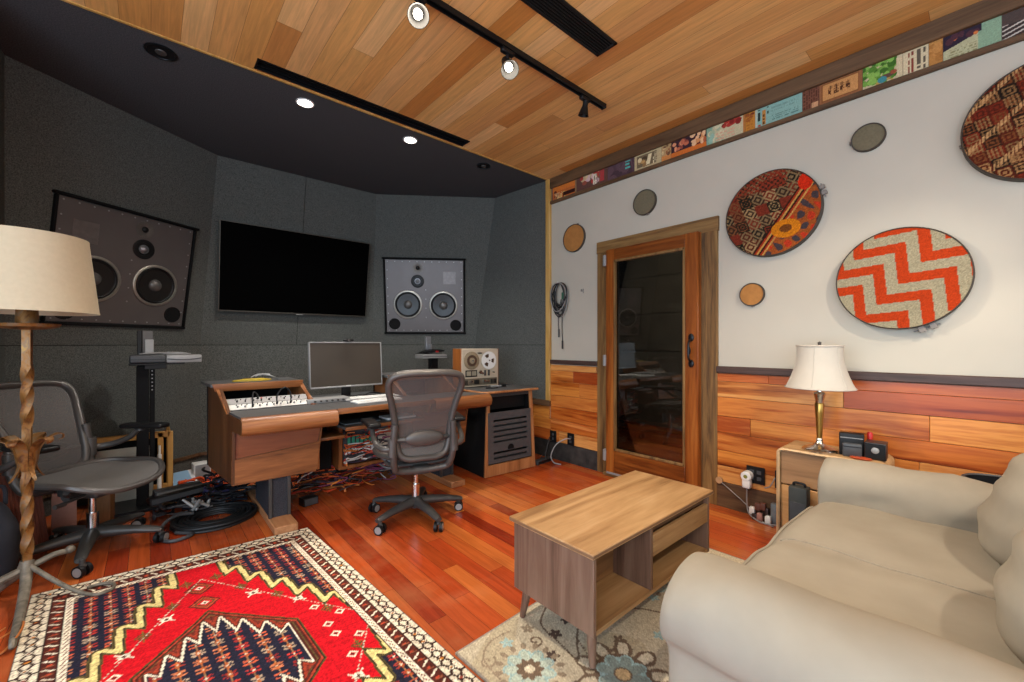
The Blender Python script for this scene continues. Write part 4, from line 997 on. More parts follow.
def tape_deck():
    t = thing('tape_recorder', 'silver reel to reel tape recorder with wooden sides on the equipment rack', 'tape recorder', (2.455, 3.29, .778), math.radians(-3))
    w_, h_, dp = .45, .376, .15
    for xa in (-w_ / 2, w_ / 2 - .016): emit('side_panel', MB().box((xa, .004, .004), (xa + .016, dp, h_), .002, 1), M['deck_wood'], t, world=False)
    emit('top_cover', MB().box((-w_ / 2 + .016, .004, h_ - .014), (w_ / 2 - .016, dp, h_), .002, 1), M['deck_plate'], t, world=False)
    emit('chassis', MB().box((-w_ / 2 + .016, .01, .004), (w_ / 2 - .016, dp - .01, h_ - .014)), M['graphite'], t, world=False)
    fp = emit('faceplate', MB().box((-w_ / 2 + .012, -.004, .006), (w_ / 2 - .012, .006, h_ - .004), .002, 1), M['deck_plate'], t, world=False)
    for x, kind in ((-.105, 'dark'), (.09, 'light')):
        c = (x, -.006, .26); m = TR(c, PI / 2)
        r = .088
        if kind == 'light':
            rl = MB()
            # flange with three openings: built from spokes between an outer and an inner ring
            for rr0, rr1 in ((.066, r), (.0, .03)):
                rl.lathe([(rr0, .012), (rr1, .012), (rr1, .015), (rr0, .015)] if rr0 else [(0, .012), (rr1, .012), (rr1, .016), (0, .016)], 48, m, caps=False)
            for k in range(3):
                a0 = 2 * PI * k / 3 + .35; n = 8
                pts = [(.029 * math.cos(a0 + 1.25 * i / n), .029 * math.sin(a0 + 1.25 * i / n), .012) for i in range(n + 1)] + [(.067 * math.cos(a0 + 1.25 * i / n), .067 * math.sin(a0 + 1.25 * i / n), .012) for i in range(n, -1, -1)]
                rl.prism(pts, (0, 0, .003), m=m)
            o = emit('reel', rl, M['white'], t, world=False)
            emit('tape_pack', MB().lathe([(.02, .0), (.06, .0), (.06, .011), (.02, .011)], 40, m, caps=False), M['tape'], o, world=False)
        else:
            o = emit('reel', MB().lathe([(.0, .0), (r, .0), (r, .003), (r - .003, .004), (.03, .004), (.03, .014), (0, .014)], 48, m, caps=False), M['clear_reel'], t, world=False)
            emit('tape_pack', MB().lathe([(.028, .0045), (.055, .0045), (.055, .010), (.028, .010)], 40, m, caps=False), M['tape'], o, world=False)
        emit('spindle', MB().cyl((x, -.008, .26), (x, -.034, .26), .007, 12), M['chrome'], t, world=False)
    emit('head_cover', MB().box((-.035, -.02, .328), (.01, -.003, .338), .002, 1), M['black'], t, world=False)
    emit('meter_bay', MB().box((-.175, -.008, .102), (-.04, -.003, .168), .002, 1), M['black'], t, world=False)
    for x in (-.138, -.078): emit('meter', MB().box((x - .026, -.011, .113), (x + .026, -.007, .158), .002, 1), M['meter'], t, world=False)
    emit('control_strip', MB().box((-.2, -.007, .018), (.2, -.003, .086), .002, 1), M['strip'], t, world=False)
    for x, r, z in ((-.115, .016, .055), (.04, .016, .055), (.08, .016, .055), (-.01, .02, .146), (.015, .012, .135)):
        emit('knob', MB().cyl((x, -.004, z), (x, -.026, z), r, 20, r * .9), M['chrome'], t, world=False)
    for x in (-.18, -.16, -.07, -.055, -.04, -.025, .125, .145, .165, .18): emit('switch', MB().box((x - .004, -.016, .03), (x + .004, -.006, .072), .001, 1), M['black'], t, world=False)
    for x in (.05, .095): emit('guide_lever', MB().box((x - .008, -.02, .108), (x + .008, -.003, .165), .004, 2), M['graphite'], t, world=False)
    emit('lever', MB().cyl((.15, -.004, .14), (.15, -.03, .14), .006, 10), M['black'], t, world=False)
    for x in (-.18, .18):
        for y in (.03, .12): emit('foot', MB().cyl((x, y, .0005), (x, y, .005), .012, 12), M['black'], t, world=False)
M['deck_wood'] = wood('recorder_wood', ['#6a3812', '#8c4e20', '#a2642e'], 'z', 8, 0.4)
M['deck_plate'] = plain('recorder_plate', '#c4b8a2', 0.4, 0.25, var=0.03)
M['tape'] = plain('brown_tape', '#4a3526', 0.4)
M['clear_reel'] = plain('smoked_reel', '#8f8068', 0.25, 0.1)
M['meter'] = plain('meter_face', '#8f8774', 0.3)
M['strip'] = plain('control_strip', '#6e6656', 0.4, 0.3)
tape_deck()
def rack_top_bits():
    t = thing('microphone', 'small silver and black microphone lying on the equipment rack by the recorder', 'microphone', (2.56, 3.14, .778), math.radians(-8))
    emit('body', MB().cyl((-.09, 0, .013), (.03, 0, .013), .010, 16, .011), M['silver'], t, world=False)
    emit('grille', MB().cyl((-.13, 0, .013), (-.09, 0, .013), .0125, 16), M['graphite_lt'], t, world=False)
    emit('connector', MB().cyl((.03, 0, .0125), (.09, .01, .0125), .0095, 12), M['black'], t, world=False)
    m = MB().tube([(2.40, 3.10, .783), (2.44, 3.07, .783), (2.50, 3.075, .783), (2.52, 3.11, .783)], .0045, 6, 6).cyl((2.385, 3.11, .785), (2.41, 3.095, .785), .0075, 8)
    solo('jack_lead', m, M['rubber'], 'short black jack lead beside the microphone on the equipment rack', 'cable', (2.45, 3.1, .778))
rack_top_bits()
# ------------------------------------------------------------------ mesh backed office chairs
def office_chair(loc, rz, label):
    t = thing('office_chair', label, 'chair', loc, rz, 'mesh office chairs')
    E = lambda n, b, m, p=t, **k: emit(n, b, M[m], p, world=False, **k)
    base = MB().lathe([(.028, .07), (.05, .075), (.055, .10), (.045, .135), (.03, .145), (.026, .145)], 24)
    for k in range(5):
        a = 2 * PI * k / 5 + math.radians(68); d = V((math.cos(a), math.sin(a), 0)); s = V((-d.y, d.x, 0)); rings = []
        for r, z, hw, hh in ((.03, .108, .040, .034), (.12, .108, .034, .028), (.22, .100, .029, .022), (.30, .088, .026, .017), (.330, .083, .020, .012)):
            c = d * r + V((0, 0, z))
            rings.append([c + s * (hw * math.cos(q)) + V((0, 0, hh * math.sin(q))) for q in [2 * PI * i / 12 for i in range(12)]])
        base.loft(rings)
    bo = E('star_base', base, 'graphite')
    for k in range(5):
        a = 2 * PI * k / 5 + math.radians(68); d = V((math.cos(a), math.sin(a), 0)); sw = a + .9 + .5 * k; ax = V((-math.sin(sw), math.cos(sw), 0)); c = d * .318 + V((math.cos(sw), math.sin(sw), 0)) * .012
        w = MB()
        for s in (-1, 1): w.cyl(c + ax * (s * .008) + V((0, 0, .031)), c + ax * (s * .027) + V((0, 0, .031)), .031, 20)
        co = E('caster', w, 'black', bo)
        E('caster_rim', MB().cyl(c + ax * .0268 + V((0, 0, .031)), c + ax * .0285 + V((0, 0, .031)), .023, 20).cyl(c - ax * .0268 + V((0, 0, .031)), c - ax * .0285 + V((0, 0, .031)), .023, 20).cyl(c + ax * .0284 + V((0, 0, .031)), c + ax * .0288 + V((0, 0, .031)), .012, 12), 'silver', co)
        E('caster_hood', MB().cyl(c + V((0, 0, .05)), c + V((0, 0, .088)), .012, 10).cbox(c + V((0, 0, .055)), (.03, .03, .018), .006, 2), 'graphite', bo)
    E('gas_column', MB().cyl((0, 0, .13), (0, 0, .23), .027, 20).cyl((0, 0, .22), (0, 0, .36), .016, 16), 'chrome')
    mech = MB().box((-.085, -.13, .335), (.085, .12, .395), .02, 3).box((-.06, -.2, .345), (.06, -.1, .40), .02, 3)
    mech.cyl((-.16, .03, .375), (.16, .03, .375), .028, 16).tube([(-.085, -.06, .36), (-.19, -.02, .365), (-.235, .02, .385)], .008, 8, 5).cyl((.08, .06, .36), (.22, .08, .355), .007, 10)
    mech.cyl((.2, .08, .355), (.25, .085, .355), .012, 10)
    E('tilt_mechanism', mech, 'graphite')
    # seat: superellipse outline with a waterfall front
    def so(a, k=1.0):
        ca, sa = math.cos(a), math.sin(a); e = 2 / 2.9
        x = .262 * math.copysign(abs(ca) ** e, ca) * k; y = .245 * math.copysign(abs(sa) ** e, sa) * k + .035
        x *= 1.0 - .10 * max(0, -(y - .035) / .245)
        return x, y
    def sz(x, y):
        f = (y - .035) / .245
        return .455 - .055 * max(0, f - .35) ** 1.6 / .52 + .03 * max(0, -f - .35) + .018 * (x / .26) ** 2 - .008
    s = MB(); n = 56; rings = []
    for k in [i / 10 for i in range(11)]:
        r = []
        for i in range(n):
            x, y = so(2 * PI * i / n, max(k, .001)); dip = -.012 * (1 - k * k)
            r.append((x, y, sz(x, y) + dip))
        rings.append(r)
    s.loft(rings, caps=False)
    seat = E('seat', s, 'mesh_seat', smooth=80)
    E('seat_frame', MB().tube([V((*so(2 * PI * i / 40), 0)) + V((0, 0, sz(*so(2 * PI * i / 40)))) for i in range(40)], .0165, 8, 2, True), 'graphite_lt', seat)
    E('seat_cradle', MB().tube([(-.225, .12, .425), (-.19, .08, .395), (-.10, .05, .38), (.10, .05, .38), (.19, .08, .395), (.225, .12, .425)], .014, 8, 4).tube([(-.225, -.12, .44), (-.15, -.12, .40), (.15, -.12, .40), (.225, -.12, .44)], .014, 8, 4), 'graphite')
    # back: wide shouldered frame; h runs up the back
    H_ = .555
    def bp(x, h, off=0.0):
        t_ = max(0.0, h / H_)
        y = -.235 - .02 * math.sin(PI * min(1, t_ * 1.0)) * -1 - .135 * t_ ** 1.5 + .30 * x * x + off
        return V((x, y, .465 + h))
    half = [(.0, .0), (.10, .0), (.165, .03), (.190, .10), (.198, .18), (.212, .27), (.236, .37), (.258, .445), (.262, .495), (.238, .535), (.17, .553), (.08, .558), (0, .558)]
    half = [(x * .88, h) for x, h in half]
    outl = half + [(-x, h) for x, h in half[-2:0:-1]]
    O = cat([(x, h, 0) for x, h in outl], 4, True)
    bk = MB(); rings = []
    c0 = (0, .32)
    for k in [i / 10 for i in range(11)]:
        rings.append([bp(c0[0] + (p.x - c0[0]) * max(k, .001), c0[1] + (p.y - c0[1]) * max(k, .001)) for p in O])
    bk.loft(rings, caps=False)
    b = E('backrest', bk, 'mesh_weave', smooth=80)
    E('back_frame', MB().tube([bp(p.x, p.y) for p in O], lambda q: .021, 8, 0, True, flat=1.25), 'graphite_lt', b, smooth=60)
    # inner rim of the frame, wider at the shoulders
    inner = [(x * (.86 if h > .3 else .92), .06 + (h - .02) * .855) for x, h in outl]
    E('shoulder_frame', MB().loft([[bp(p.x, p.y, -.004) for p in O], [bp(q.x, q.y, -.016) for q in cat([(x, h, 0) for x, h in inner], 4, True)]], caps=False), 'graphite', b, smooth=60) if False else None
    E('lumbar_pad', MB().ball((0, 0, 0), (1, 1, 1), 14, Matrix.Translation(bp(0, .135, -.03)) @ Matrix.Diagonal((.125, .024, .052, 1))), 'graphite_lt', b)
    E('lumbar_strap', MB().tube([bp(-.165, .13, -.012), bp(-.1, .13, -.026), bp(0, .13, -.03), bp(.1, .13, -.026), bp(.165, .13, -.012)], .016, 8, 4), 'graphite', b)
    E('yoke', MB().tube([(-.185, -.27, .70), (-.192, -.262, .60), (-.192, -.25, .50), (-.18, -.225, .425), (-.15, -.195, .385), (0, -.18, .372), (.15, -.195, .385), (.18, -.225, .425), (.192, -.25, .50), (.192, -.262, .60), (.185, -.27, .70)], lambda q: .023 - .004 * abs(q - .5), 10, 4), 'graphite_lt')
    for s in (-1, 1):
        ar = E('armrest', MB().tube([(s * .198, -.25, .55), (s * .245, -.235, .545), (s * .28, -.17, .56), (s * .292, -.08, .60), (s * .292, -.02, .655)], lambda q: .021 - .006 * q, 10, 5).cyl((s * .198, -.25, .50), (s * .198, -.25, .61), .028, 14), 'graphite_lt')
        pm = Matrix.Translation((s * .298, .015, .672)) @ Matrix.Rotation(-s * .10, 4, 'Z')
        pad = MB().box((-.043, -.135, -.016), (.043, .135, .016), .016, 4, pm)
        E('arm_pad', pad, 'black', ar)
        E('arm_pivot', MB().cyl((s * .300, -.02, .64), (s * .300, -.02, .66), .024, 16), 'graphite', ar)
    return t
ch = office_chair((1.395, 2.62, 0), math.radians(-16), 'mesh backed office chair on casters pulled up to the wooden desk')
c2 = dup(ch, (-.25, 3.40, 0), math.radians(-136), 'mesh backed office chair behind the floor lamp, turned to the room')
for q in c2.children:
    if q.name.startswith('star_base'): q.rotation_euler.z = math.radians(-26)
    if q.name.startswith('backrest'):      # this chair leans back a little
        a = math.radians(13); q.rotation_euler.x = a; q.location = V((0, -.23, .47)) - Matrix.Rotation(a, 3, 'X') @ V((0, -.23, .47)) + V((0, 0, -.02))

# ------------------------------------------------------------------ lamps
def floor_lamp():
    L = V((-.44, 3.0, 0)); t = thing('floor_lamp', 'tall twisted gilt iron floor lamp with a cream drum shade', 'lamp', L)
    E = lambda n, b, m, p=t, **k: emit(n, b, M[m], p, world=False, **k)
    rings = []
    zs = [.09 + i * .01 for i in range(119)]; a = .3
    for z in zs:
        tw = (.20 < z < .58) or (.80 < z < 1.10)
        if tw: a += .16
        r = .0175 if not tw else .0195
        k = []
        for q in range(16):
            th = 2 * PI * q / 16; sq = 1 / max(abs(math.cos(th)), abs(math.sin(th))); rr = r * (.80 * sq * .86 + .2)
            k.append((rr * math.cos(th + a), rr * math.sin(th + a), z))
        rings.append(k)
    E('pole', MB().loft(rings), 'gilt', smooth=50)
    E('drip_pan', MB().lathe([(.02, 1.268), (.075, 1.272), (.105, 1.282), (.112, 1.296), (.106, 1.294), (.075, 1.282), (.02, 1.280)], 36, caps=False), 'gilt')
    E('candle_sleeve', MB().lathe([(.0, 1.279), (.04, 1.28), (.038, 1.30), (.036, 1.40), (.03, 1.41), (0, 1.41)], 24, caps=False), 'gilt')
    sh = MB().lathe([(.246, 1.350), (.208, 1.712), (.205, 1.712), (.243, 1.350)], 64, caps=False)
    s = E('lamp_shade', sh, 'shade', smooth=60)
    E('shade_band', MB().lathe([(.2475, 1.349), (.2465, 1.357), (.2435, 1.357), (.2435, 1.349)], 64, caps=False).lathe([(.2095, 1.706), (.2085, 1.714), (.2045, 1.714), (.2055, 1.706)], 64, caps=False), 'shade', s)
    E('spider', MB().tube([(-.197, 0, 1.70), (0, 0, 1.69), (.197, 0, 1.70)], .003, 6).cyl((0, 0, 1.40), (0, 0, 1.71), .006, 8).tube([(0, -.197, 1.70), (0, 0, 1.69), (0, .197, 1.70)], .003, 6), 'brass', s)
    # curled acanthus leaves, each a tapering strip rolled outward at the tip
    for k in range(6):
        an = 2 * PI * k / 6 + .25; pts = [(.024, .60), (.034, .65), (.040, .69), (.062, .735), (.100, .760), (.122, .752), (.121, .733), (.106, .728)]
        c = cat([(r, 0, z) for r, z in pts], 4)
        def fn(u, v, c=c, an=an):
            p = c[min(len(c) - 1, int(round(u * (len(c) - 1))))]; w = .011 + .010 * math.sin(PI * min(1, u * 1.05)) ; w = max(w * (1 - max(0, u - .8) * 2.2), .006); x = (v - .5) * 2 * w
            r = p.x - abs(v - .5) ** 2 * .02
            return (r * math.cos(an) - x * math.sin(an), r * math.sin(an) + x * math.cos(an), p.z)
        E('leaf', MB().sheet(fn, 28, 4, .003), 'gilt', smooth=60)
    for k in range(4):
        an = 2 * PI * k / 4 + .6; pts = [(.026, .69), (.028, .64), (.036, .60), (.056, .565), (.062, .56)]; c = cat([(r, 0, z) for r, z in pts], 4)
        def fn(u, v, c=c, an=an):
            p = c[min(len(c) - 1, int(round(u * (len(c) - 1))))]; w = .012 * (1 - u) + .003; x = (v - .5) * 2 * w
            return (p.x * math.cos(an) - x * math.sin(an), p.x * math.sin(an) + x * math.cos(an), p.z)
        E('leaf', MB().sheet(fn, 16, 4, .003), 'gilt', smooth=60)
    # forged feet meeting low on the pole
    def leg(name, an, pts, r0, r1, fl=.8):
        d = V((math.cos(an), math.sin(an), 0)); return E(name, MB().tube([d * q + V((0, 0, z)) for q, z in pts], lambda k: r0 + (r1 - r0) * k, 10, 6, flat=fl), 'iron')
    for an in (math.radians(-86), math.radians(154)):
        Lg = .44 if an < 0 else .22
        f = leg('foot', an, [(0, .17), (.02, .125), (.08, .075), (Lg * .6, .034), (Lg, .020)], .024, .015)
        d = V((math.cos(an), math.sin(an), 0)); E('toe', MB().tube([d * (Lg - .01) + V((0, 0, .018)), d * (Lg + .04) + V((0, 0, .013)), d * (Lg + .07) + V((0, 0, .026)), d * (Lg + .05) + V((0, 0, .042))], .010, 8, 5), 'iron', f)
    f = leg('foot', math.radians(-42), [(0, .155), (.05, .125), (.17, .058), (.27, .020), (.31, .0155)], .012, .0075, 1)
    d = V((math.cos(math.radians(-42)), math.sin(math.radians(-42)), 0)); n = V((-d.y, d.x, 0))
    E('toe', MB().tube([d * .30 + V((0, 0, .0155)), d * .34 + V((0, 0, .014)), d * .37 + n * .04 + V((0, 0, .016)), d * .33 + n * .085 + V((0, 0, .018)), d * .27 + n * .075 + V((0, 0, .018)), d * .25 + n * .04 + V((0, 0, .02))], .0075, 8, 5), 'iron', f)
    d = V((.97, .24, 0))
    E('scroll', MB().tube([d * -.10 + V((0, 0, .105)), d * -.04 + V((0, 0, .125)), d * .03 + V((0, 0, .145)), d * .09 + V((0, 0, .165)), d * .135 + V((0, 0, .162))], lambda k: .019 - .007 * k, 8, 5).ball(d * .142 + V((0, 0, .168)), .019).ball(d * -.105 + V((0, 0, .104)), .018), 'iron')
floor_lamp()
def lamp_cord():
    m = MB().tube([(-.46, 2.72, .004), (-.50, 2.62, .0045), (-.44, 2.50, .0045), (-.40, 2.56, .03), (-.40, 2.66, .035), (-.44, 2.66, .0045), (-.52, 2.56, .0045), (-.62, 2.40, .0045)], .004, 6, 6)
    solo('lamp_cord', m, M['cord_brown'], 'thin tan cord looping on the floor by the foot of the floor lamp', 'cord', (-.46, 2.6, 0))
M['cord_brown'] = plain('tan_cord', '#a8612a', 0.5)
lamp_cord()
TABZ = .575
def table_lamp():
    t = thing('table_lamp', 'small silver and brass table lamp with an ivory bell shade on the wooden side table', 'lamp', (2.955, .648, TABZ))
    E = lambda n, b, m, p=t, **k: emit(n, b, M[m], p, world=False, **k)
    t.scale = (.98, .98, 1.05)
    E('base', MB().lathe([(0, .0005), (.086, .001), (.088, .008), (.080, .016), (.060, .024), (.035, .034), (.022, .045), (.016, .058), (.019, .064), (.014, .072), (0, .072)], 40, caps=False), 'chrome')
    E('column', MB().lathe([(0, .071), (.0135, .072), (.016, .12), (.0215, .21), (.024, .262), (.019, .270), (0, .270)], 32, caps=False), 'brass')
    E('capital', MB().lathe([(0, .268), (.020, .268), (.022, .285), (.026, .30), (.030, .318), (.024, .325), (.013, .33), (.011, .36), (0, .36)], 32, caps=False), 'chrome')
    prof = []
    for i in range(13):
        u = i / 12; z = .352 + .232 * u; r = .172 - .062 * (1 - (1 - u) ** 2.0) + .010 * max(0, u - .55)
        prof.append((r, z))
    n = 96
    rings = []
    for r, z in prof: rings.append([(r * math.cos(2 * PI * k / n) * (1 - .006 * (abs(math.sin(3 * 2 * PI * k / n)))), r * math.sin(2 * PI * k / n) * (1 - .006 * abs(math.sin(3 * 2 * PI * k / n))), z) for k in range(n)])
    inner = [[(x * .985, y * .985, z) for x, y, z in rg] for rg in rings[::-1]]
    s = E('lamp_shade', MB().loft(rings + inner, caps=False, closed_v=True), 'shade_w', smooth=60)
    def ringtube(r, z, th): return MB().tube([(r * math.cos(2 * PI * k / 40), r * math.sin(2 * PI * k / 40), z) for k in range(40)], th, 6, 0, True)
    E('trim', ringtube(prof[0][0], prof[0][1], .004), 'shade_w', s); E('trim', ringtube(prof[-1][0], prof[-1][1], .005), 'shade_w', s)
    for k in range(6):
        a = 2 * PI * k / 6 + PI / 6 * 0; E('seam', MB().tube([((r + .0006) * math.cos(a), (r + .0006) * math.sin(a), z) for r, z in prof], .0018, 5), 'shade_w', s)
    E('harp', MB().tube([(-.02, 0, .35), (-.05, 0, .45), (0, 0, .575), (.05, 0, .45), (.02, 0, .35)], .0025, 6, 5).tube([(-.11, 0, .575), (.11, 0, .575)], .002, 6), 'brass', s)
    E('finial', MB().lathe([(0, .578), (.005, .578), (.011, .586), (.008, .595), (.011, .603), (0, .61)], 16, caps=False), 'graphite_lt')
table_lamp()

# ------------------------------------------------------------------ coffee table
def coffee_table():
    t = thing('coffee_table', 'wood grain lift top coffee table on short splayed legs, standing on the floral rug', 'table', (1.68, 1.15, 0), math.radians(.3))
    E = lambda n, b, m, p=t, **k: emit(n, b, M[m], p, world=False, **k)
    x0, x1, y0, y1, z0, z1 = -.478, .478, -.215, .215, .138, .428
    E('top', MB().box((-.497, -.228, .430), (.497, .226, .450), .0025, 1), 'table_top')
    E('top_edge', MB().box((-.4975, -.2285, .4345), (.4975, .2265, .4455), .001, 1), 'table_edge')
    E('side_panel', MB().box((x0, y0, z0), (x0 + .017, y1, z1), .0015, 1), 'table_side')
    E('side_panel', MB().box((x1 - .017, y0, z0), (x1, y1, z1), .0015, 1), 'table_side')
    E('bottom_board', MB().box((x0 + .0175, y0 + .001, z0), (x1 - .0175, y1, z0 + .018), .001, 1), 'table_top')
    E('back_board', MB().box((x0 + .018, y1 - .014, z0 + .019), (x1 - .018, y1 - .002, z1 - .001)), 'table_top')
    dx = -.085
    E('divider', MB().box((dx, y0 + .002, z0 + .0185), (dx + .017, y1 - .015, z1 - .001), .001, 1), 'table_side')
    E('flap', MB().box((dx + .0185, y0 + .001, .295), (x1 - .0185, y0 + .018, .385), .001, 1), 'table_top')
    E('shelf', MB().box((dx + .0185, y0 + .018, .290), (x1 - .0185, y1 - .015, .300)), 'table_side')
    E('apron', MB().box((dx + .0185, y0 + .022, .388), (x1 - .0185, y0 + .034, z1 - .001)), 'table_dark')
    E('inner_board', MB().box((x0 + .018, y0 + .19, z0 + .02), (dx - .001, y0 + .20, z1 - .002)), 'table_dark2')
    for sx in (-1, 1):
        for sy in (-1, 1):
            a = V((sx * .435, sy * .172, .1375)); b = V((sx * .452, sy * .190, .0095))
            E('leg', MB().cyl(b, a, .0125, 16, .021), 'table_side')
M['table_edge'] = plain('table_edge_band', '#7a5a40', 0.5)
M['table_dark'] = wood('table_inner_dark', ['#4a3424', '#5e4430', '#6e5038'], 'x', 10, 0.5)
M['table_dark2'] = wood('table_inner_board', ['#6e4c2e', '#86603c', '#946c46'], 'x', 10, 0.5)
coffee_table()

# ------------------------------------------------------------------ sofa
def wr(p, s=1.0):
    """gentle slipcover waviness"""
    x, y, z = p
    return (math.sin(x * 17 + 3 * math.sin(y * 7 + z * 4)) * .5 + math.sin(y * 23 + x * 9 + 2 * math.sin(z * 19)) * .35 + math.sin(z * 31 + y * 13 - x * 11) * .3) * .0035 * s
def puff(cx, cy, cz, sx, sy, sz, e=3.0, n=26, tilt=0.0, seed=0, wrk=1.0, m=None):
    b = MB(); bm = bmesh.new(); bmesh.ops.create_cube(bm, size=2.0); bmesh.ops.subdivide_edges(bm, edges=list(bm.edges), cuts=13, use_grid_fill=True)
    rnd = random.Random(seed); o = rnd.uniform(0, 9)
    for v in bm.verts:
        c = v.co; nrm = (abs(c.x) ** e + abs(c.y) ** e + abs(c.z) ** e) ** (1 / e); c = c / nrm
        p = V((c.x * sx, c.y * sy, c.z * sz)); d = V((c.x / sx, c.y / sy, c.z / sz)).normalized()
        p += d * wr((p.x + o, p.y + o, p.z), wrk)
        v.co = p
    mm = Matrix.Translation((cx, cy, cz)) @ Matrix.Rotation(tilt, 4, 'X')
    b._merge(bm, m if m is not None else mm); return b
def sofa():
    t = thing('sofa', 'beige slipcovered sofa with rolled arms, at the right of the room', 'sofa', (1.80, .05, 0))
    def arm(xo, xi, mirror):
        # cross-section from the inner foot, over the roll, down the outer skirt (x measured outward)
        w = xi - xo
        prof = [(0.0, .30), (.0, .40), (-.005, .47), (-.01, .53), (.015, .585), (.07, .618), (.14, .628), (.21, .612), (.262, .57), (.282, .515), (.272, .465), (.245, .435), (.232, .39), (.232, .25), (.235, .03), (.215, .012), (.02, .012), (.0, .05)]
        P = cat([(a, b, 0) for a, b in prof], 3, True)
        rings = []; ys = [.536, .545, .550, .540, .51, .46] + [.40 - i * .075 for i in range(12)] + [-.52]
        sc = [0.001, .55, .88, .975, 1.0, 1.0] + [1.0] * 12 + [1.0]
        for y, k in zip(ys, sc):
            r = []
            cx, cz = .13, .34
            for p in P:
                a, z = cx + (p.x - cx) * k, cz + (p.y - cz) * (k if k < 1 else 1.0)
                x = xi - a if not mirror else xo + a
                q = V((x, y, z)); g = wr((x * 1.3 + (3 if mirror else 0), y, z), 2.4 if k == 1 else .8)
                if z > .45: g += .004 * math.sin(y * 21 + z * 30) * (1 if k == 1 else .4)
                r.append((x + g * (1 if mirror else -1), y, z + g * .8))
            rings.append(r)
        return MB().loft(rings)
    for xo, xi, mr in ((.982, 1.245, False), (2.465, 2.73, True)):
        a = emit('arm', arm(xo, xi, mr), M['sofa'], t, smooth=70)
        continue
        pr = [(.0, .42), (-.005, .47), (-.01, .53), (.015, .585), (.07, .618), (.14, .628), (.21, .612), (.262, .57), (.282, .515), (.272, .465), (.245, .435), (.232, .39), (.232, .20), (.235, .03)]
        pts = [((xi - p if not mr else xo + p), .545 + .004, q) for p, q in pr]
        emit('piping', MB().tube(pts, .0045, 6, 4), M['sofa'], a)
    b = MB().box((1.18, -.58, .03), (2.52, .50, .295), .03, 3)
    emit('base', b, M['sofa'], t)
    sk = MB()
    def skirt(u, v):
        x = 1.225 + 1.24 * u; z = .02 + .29 * v; return (x, .508 + .006 * math.sin(u * 60) * (1 - v) + .01 * (1 - v), z)
    emit('skirt', MB().sheet(skirt, 60, 6, .004), M['sofa'], t)
    # long seat cushion with a soft front and piping
    def seat_pt(u, v):
        x = 1.212 + 1.265 * u; y = -.28 + .85 * v
        z = .462 - .022 * (2 * u - 1) ** 4 - .012 * math.exp(-((u - .5) / .06) ** 2) + wr((x, y, .4), 1.4)
        z += .010 * math.sin(PI * min(1, max(0, (v - .05) / .9))) - .012 * math.exp(-(((u - .33) / .12) ** 2 + ((v - .55) / .22) ** 2))
        if v > .9: z -= .05 * ((v - .9) / .1) ** 2
        return (x, y, z)
    rings = []
    N = 60
    for j in range(31):
        v = j / 30; top = [seat_pt(i / N, v) for i in range(N + 1)]
        y = top[0][1]; r = list(top)
        r += [(x, y - (.012 if v > .97 else 0), .30) for x, _, _ in (top[-1], top[N // 2], top[0])]
        rings.append(r)
    cu = emit('seat_cushion', MB().loft(rings), M['sofa'], t, smooth=60)
    def front(i, dz, dy): x, y, z = seat_pt(i / 40, 1.0); return (x, y + dy, z + dz)
    emit('piping', MB().tube([front(i, .002, .002) for i in range(41)], .0055, 6, 2), M['sofa'], cu)
    emit('seam', MB().tube([V(seat_pt(.505 + .012 * math.sin(v * 9), v / 1.0)) + V((0, 0, .0015)) for v in [i / 24 for i in range(24)]], .0028, 6, 2), M['sofa'], cu)
    # frame of the back
    bp = [(-.37, .30), (-.36, .55), (-.39, .70), (-.44, .77), (-.52, .77), (-.57, .70), (-.59, .55), (-.60, .04), (-.37, .04)]
    P = cat([(a, b_, 0) for a, b_ in bp], 4, True)
    rings = [[(x, p.x, p.y) for p in P] for x in [.99 + i * .114 for i in range(16)]]
    emit('back', MB().loft(rings), M['sofa'], t, smooth=60)
    for x in (1.0, 2.62):
        for y in (-.44, .45): emit('foot', MB().cyl((x, y, .0095 if y > 0 else .001), (x, y, .03), .022, 14), M['matte_black'], t)
sofa()
def back_cushion(cx, label, seed, dy=0.0):
    p = puff(0, 0, 0, .300, .130, .205, 2.5, seed=seed, wrk=1.1)
    def shape(c):
        k = 1 + .0
        y = c.y * (1.0 + .30 * max(0, -c.z / .205)) + .035 * (1 - (c.x / .302) ** 2) * (1 if c.y > 0 else .3)
        y += .006 * math.sin(c.z * 60 + c.x * 8) * max(0, 1 - abs(c.x) / .36) * (1 if c.y > 0 else 0)
        return (c.x, y, c.z)
    p.warp(shape)
    p.bm.transform(Matrix.Translation((cx, -.170 + dy, .655)) @ Matrix.Rotation(.24, 4, 'X'))
    lo = min(v.co.z for v in p.bm.verts)
    t = thing('back_cushion', label, 'cushion', (cx, -.18, lo), 0, 'back cushions on the sofa')
    emit('cover', p, M['sofa'], t, smooth=70)
    return t
back_cushion(2.155, 'beige back cushion on the sofa against the arm by the side table', 3)
back_cushion(1.565, 'beige back cushion on the sofa nearest the viewer', 5, -.03)

